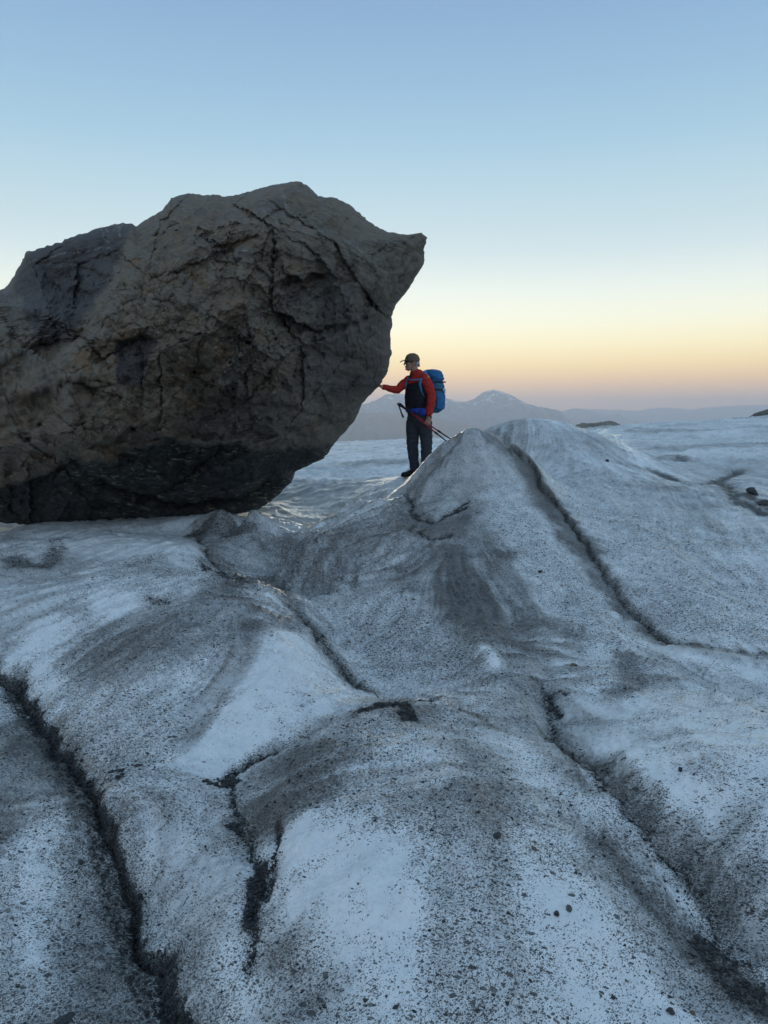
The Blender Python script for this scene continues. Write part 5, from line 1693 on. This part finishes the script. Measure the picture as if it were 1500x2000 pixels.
pl1 = pole((-0.282, -0.235, 1.055), (0.660, -0.185, 0.430), 'upper trekking pole, its black grip and wrist strap poking out in front', 'pair of red trekking poles in the left hand')
sw = Form()
sw.tube([(-0.278, -0.245, 1.035), (-0.262, -0.25, 0.985), (-0.243, -0.25, 0.93), (-0.222, -0.248, 0.880), (-0.214, -0.246, 0.868)], [(0.010, 0.004)] * 3 + [(0.014, 0.006), (0.012, 0.006)], side=Vector((0.9, 0, 0.3)), n=8)
sw.mesh('wrist_strap', m_dark, pl1)
pole((-0.258, -0.205, 1.050), (0.575, -0.235, 0.395), 'lower trekking pole, steeper of the two red poles behind the hand', 'pair of red trekking poles in the left hand')


# ------------------------------------------------------------------ stones and grit lying on the ice
def stone_mat(name, lo, hi):
    M = Mat(name)
    n = M.noise(70, 5, 0.7)
    return M.out(M.mix(M.range(n, 0.3, 0.7), lo, hi), 0.75, M.bump(M.noise(160, 3, 0.7), 0.004, 0.7))


SM = {'dark': stone_mat('dark_slate', (0.020, 0.022, 0.024), (0.055, 0.056, 0.056)),
      'grey': stone_mat('grey_stone', (0.060, 0.064, 0.066), (0.13, 0.13, 0.125)),
      'brown': stone_mat('brown_stone', (0.10, 0.065, 0.042), (0.19, 0.13, 0.085)),
      'pale': stone_mat('pale_straw', (0.42, 0.36, 0.22), (0.62, 0.55, 0.38))}


def stone(px, py, w, label, m='dark', el=1.3, flat=0.6, rot=0.0, seed=0, name='stone', cat='stone'):
    x, y = hit(px, py)[0]
    r_ = w / F_PX * math.hypot(x, y) * 0.5
    bm = bmesh.new()
    bmesh.ops.create_icosphere(bm, subdivisions=3, radius=1.0)
    co = np.array([v.co[:] for v in bm.verts])
    k = np.random.default_rng(seed + 100)
    for _ in range(11):                       # knock flat faces off it
        n = k.normal(size=3); n /= np.linalg.norm(n)
        d = co @ n; lim = k.uniform(0.55, 0.85)
        co -= np.clip(d - lim, 0, None)[:, None] * n
    co = co * (1 + 0.10 * fbm3(co * 2.2 + seed, 3))[:, None]
    for v, c in zip(bm.verts, co):
        v.co = Vector((c[0] * r_ * el, c[1] * r_, c[2] * r_ * flat))
    me = bpy.data.meshes.new(name); bm.to_mesh(me); bm.free()
    me.materials.append(SM[m])
    o = bpy.data.objects.new(name, me); COL.objects.link(o)
    e = 0.03
    nx = -(gz(x + e, y) - gz(x - e, y)) / (2 * e); ny = -(gz(x, y + e) - gz(x, y - e)) / (2 * e)
    N = Vector((nx, ny, 1)).normalized()
    q = N.to_track_quat('Z', 'Y').to_matrix().to_4x4() @ Matrix.Rotation(rot, 4, 'Z')
    o.matrix_world = Matrix.Translation(Vector((x, y, gz(x, y))) + N * r_ * flat * 0.35) @ q
    return tag(o, label, cat, 'stones lying on the ice')


stone(1110, 1781, 15, 'rounded grey stone beside a black one on the clean speckled ice', 'grey', 1.2, 0.7, 0.6, 1)
stone(1086, 1783, 14, 'jagged black stone touching the rounded grey stone', 'dark', 1.0, 0.8, 1.9, 2)
stone(1121, 1309, 10, 'small rust brown stone on the silty slope below the ridge', 'brown', 1.6, 0.7, 0.3, 3)
stone(1330, 1522, 9, 'upright black splinter of slate on the pale ice at right', 'dark', 0.7, 1.9, 0.2, 4)
stone(270, 1498, 15, 'flat oval dark stone above the small hooked crack at left', 'dark', 1.4, 0.4, 0.2, 5)
stone(157, 1677, 13, 'lone round dark stone on the lower left hump', 'dark', 1.1, 0.7, 0.9, 6)
stone(1355, 1851, 16, 'flat grey flake in the lower right gully', 'grey', 1.5, 0.4, -0.4, 7)
stone(1309, 1970, 17, 'large angular black stone near the bottom right edge', 'dark', 1.2, 0.7, -0.7, 8)
stone(1352, 1978, 12, 'small brownish black stone near the bottom right edge', 'brown', 1.1, 0.7, 0.7, 9)
stone(971, 1642, 15, 'thin black shard at the top of the coarse grit band', 'dark', 1.9, 0.45, 0.1, 10)
stone(773, 1968, 12, 'dark stone alone on smooth silty ice at the bottom', 'dark', 1.4, 0.6, 0.1, 11)
stone(1035, 1917, 9, 'tiny black chip low on the smooth ice between the silt and the grit', 'dark', 0.8, 0.9, 0.4, 12)
stone(126, 1990, 24, 'flat dark slab in the silt at the bottom left corner', 'dark', 1.7, 0.3, 0.5, 13)
stone(212, 1867, 12, 'small dark stone on the bank of the left crack', 'grey', 1.2, 0.6, 0.0, 14)
stone(1186, 902, 9, 'dark stone high on the rounded mound right of the ridge', 'dark', 1.4, 0.7, 0.5, 15)
stone(1055, 1123, 9, 'small dark stone on the bright flank left of the ridge crease', 'dark', 1.2, 0.7, 0.5, 16)
stone(1468, 966, 22, 'blocky dark rock wedged in the crack at the right edge', 'dark', 1.3, 0.8, 0.2, 17, name='rock', cat='rock')
stone(1490, 985, 20, 'low dark rock below the blocky one in the right crack', 'dark', 1.6, 0.5, 0.3, 18, name='rock', cat='rock')
stone(700, 1742, 6, 'single fine black pebble on the clean hump', 'dark', 1.0, 0.8, 0.3, 19)
stone(1043, 1657, 12, 'brown flake among coarse grit above the pair of stones', 'brown', 1.4, 0.5, 0.9, 20)
stone(1380, 1842, 13, 'dark stone just above the flat grey flake in the gully', 'dark', 1.6, 0.5, -0.5, 21)
stone(1075, 1368, 14, 'black angular stone at the head of the lower right gully', 'dark', 1.5, 0.7, -0.7, 22)
lf = stone(659, 1473, 11, 'pale curled straw leaf on the dusty hump', 'pale', 2.2, 0.25, 0.5, 23, name='leaf', cat='leaf')
del lf['group']


def crumbs(name, N, weight, rmin, rmax, mat, seed):
    """loose angular crumbs scattered where weight says, joined into one mesh of stuff"""
    k = np.random.default_rng(seed)
    w = weight.copy()
    w[:, np.abs(TH) > 0.6] = 0
    w[ER > 9.0] = 0
    area = ER ** 2 * np.gradient(RHO)[:, None] * np.gradient(TH)[None]
    p = (w * area).reshape(-1); p /= p.sum()
    idx = k.choice(len(p), N, p=p)
    i, j = np.unravel_index(idx, ER.shape)
    rh = RHO[i] + (k.random(N) - 0.5) * np.gradient(RHO)[i]; th = TH[j] + (k.random(N) - 0.5) * np.gradient(TH)[j]
    r_ = np.exp(rh)
    C3 = np.stack([r_ * np.sin(th), r_ * np.cos(th), GZ[i, j]], -1)
    base = np.array([(1, 0, 0), (0, 1, 0), (-1, 0, 0), (0, -1, 0), (0, 0, 0.6), (0, 0, -0.6)], float)
    sz = rmin + (rmax - rmin) * k.random(N) ** 3
    V = base[None] * (0.6 + 0.8 * k.random((N, 6, 1))) + 0.25 * k.normal(size=(N, 6, 3))
    V[..., 0] *= (1.0 + 0.9 * k.random((N, 1)))
    a = k.random(N) * 2 * math.pi
    c, s_ = np.cos(a)[:, None], np.sin(a)[:, None]
    x = V[..., 0] * c - V[..., 1] * s_; y = V[..., 0] * s_ + V[..., 1] * c
    V = np.stack([x, y, V[..., 2]], -1) * sz[:, None, None] + C3[:, None]
    V[..., 2] += 0.15 * sz[:, None]
    F = np.array([(0, 1, 4), (1, 2, 4), (2, 3, 4), (3, 0, 4), (1, 0, 5), (2, 1, 5), (3, 2, 5), (0, 3, 5)])
    F = (np.arange(N)[:, None, None] * 6 + F[None]).reshape(-1, 3)
    me = bpy.data.meshes.new(name)
    me.vertices.add(N * 6); me.vertices.foreach_set('co', V.reshape(-1).astype(np.float32))
    me.loops.add(F.size); me.loops.foreach_set('vertex_index', F.reshape(-1).astype(np.int32))
    me.polygons.add(len(F)); me.polygons.foreach_set('loop_start', (np.arange(len(F)) * 3).astype(np.int32))
    me.polygons.foreach_set('loop_total', np.full(len(F), 3, np.int32))
    me.update(calc_edges=True)
    me.materials.append(mat)
    o = bpy.data.objects.new(name, me); COL.objects.link(o); o['kind'] = 'stuff'
    return o


crumbs('gravel', 16000, np.clip(SOIL - 0.25, 0, 1) ** 1.5, 0.003, 0.010, SM['dark'], 3)
crumbs('grit', 22000, np.clip(GRIT, 0.02, 1) ** 1.6, 0.0018, 0.0065, SM['dark'], 4)
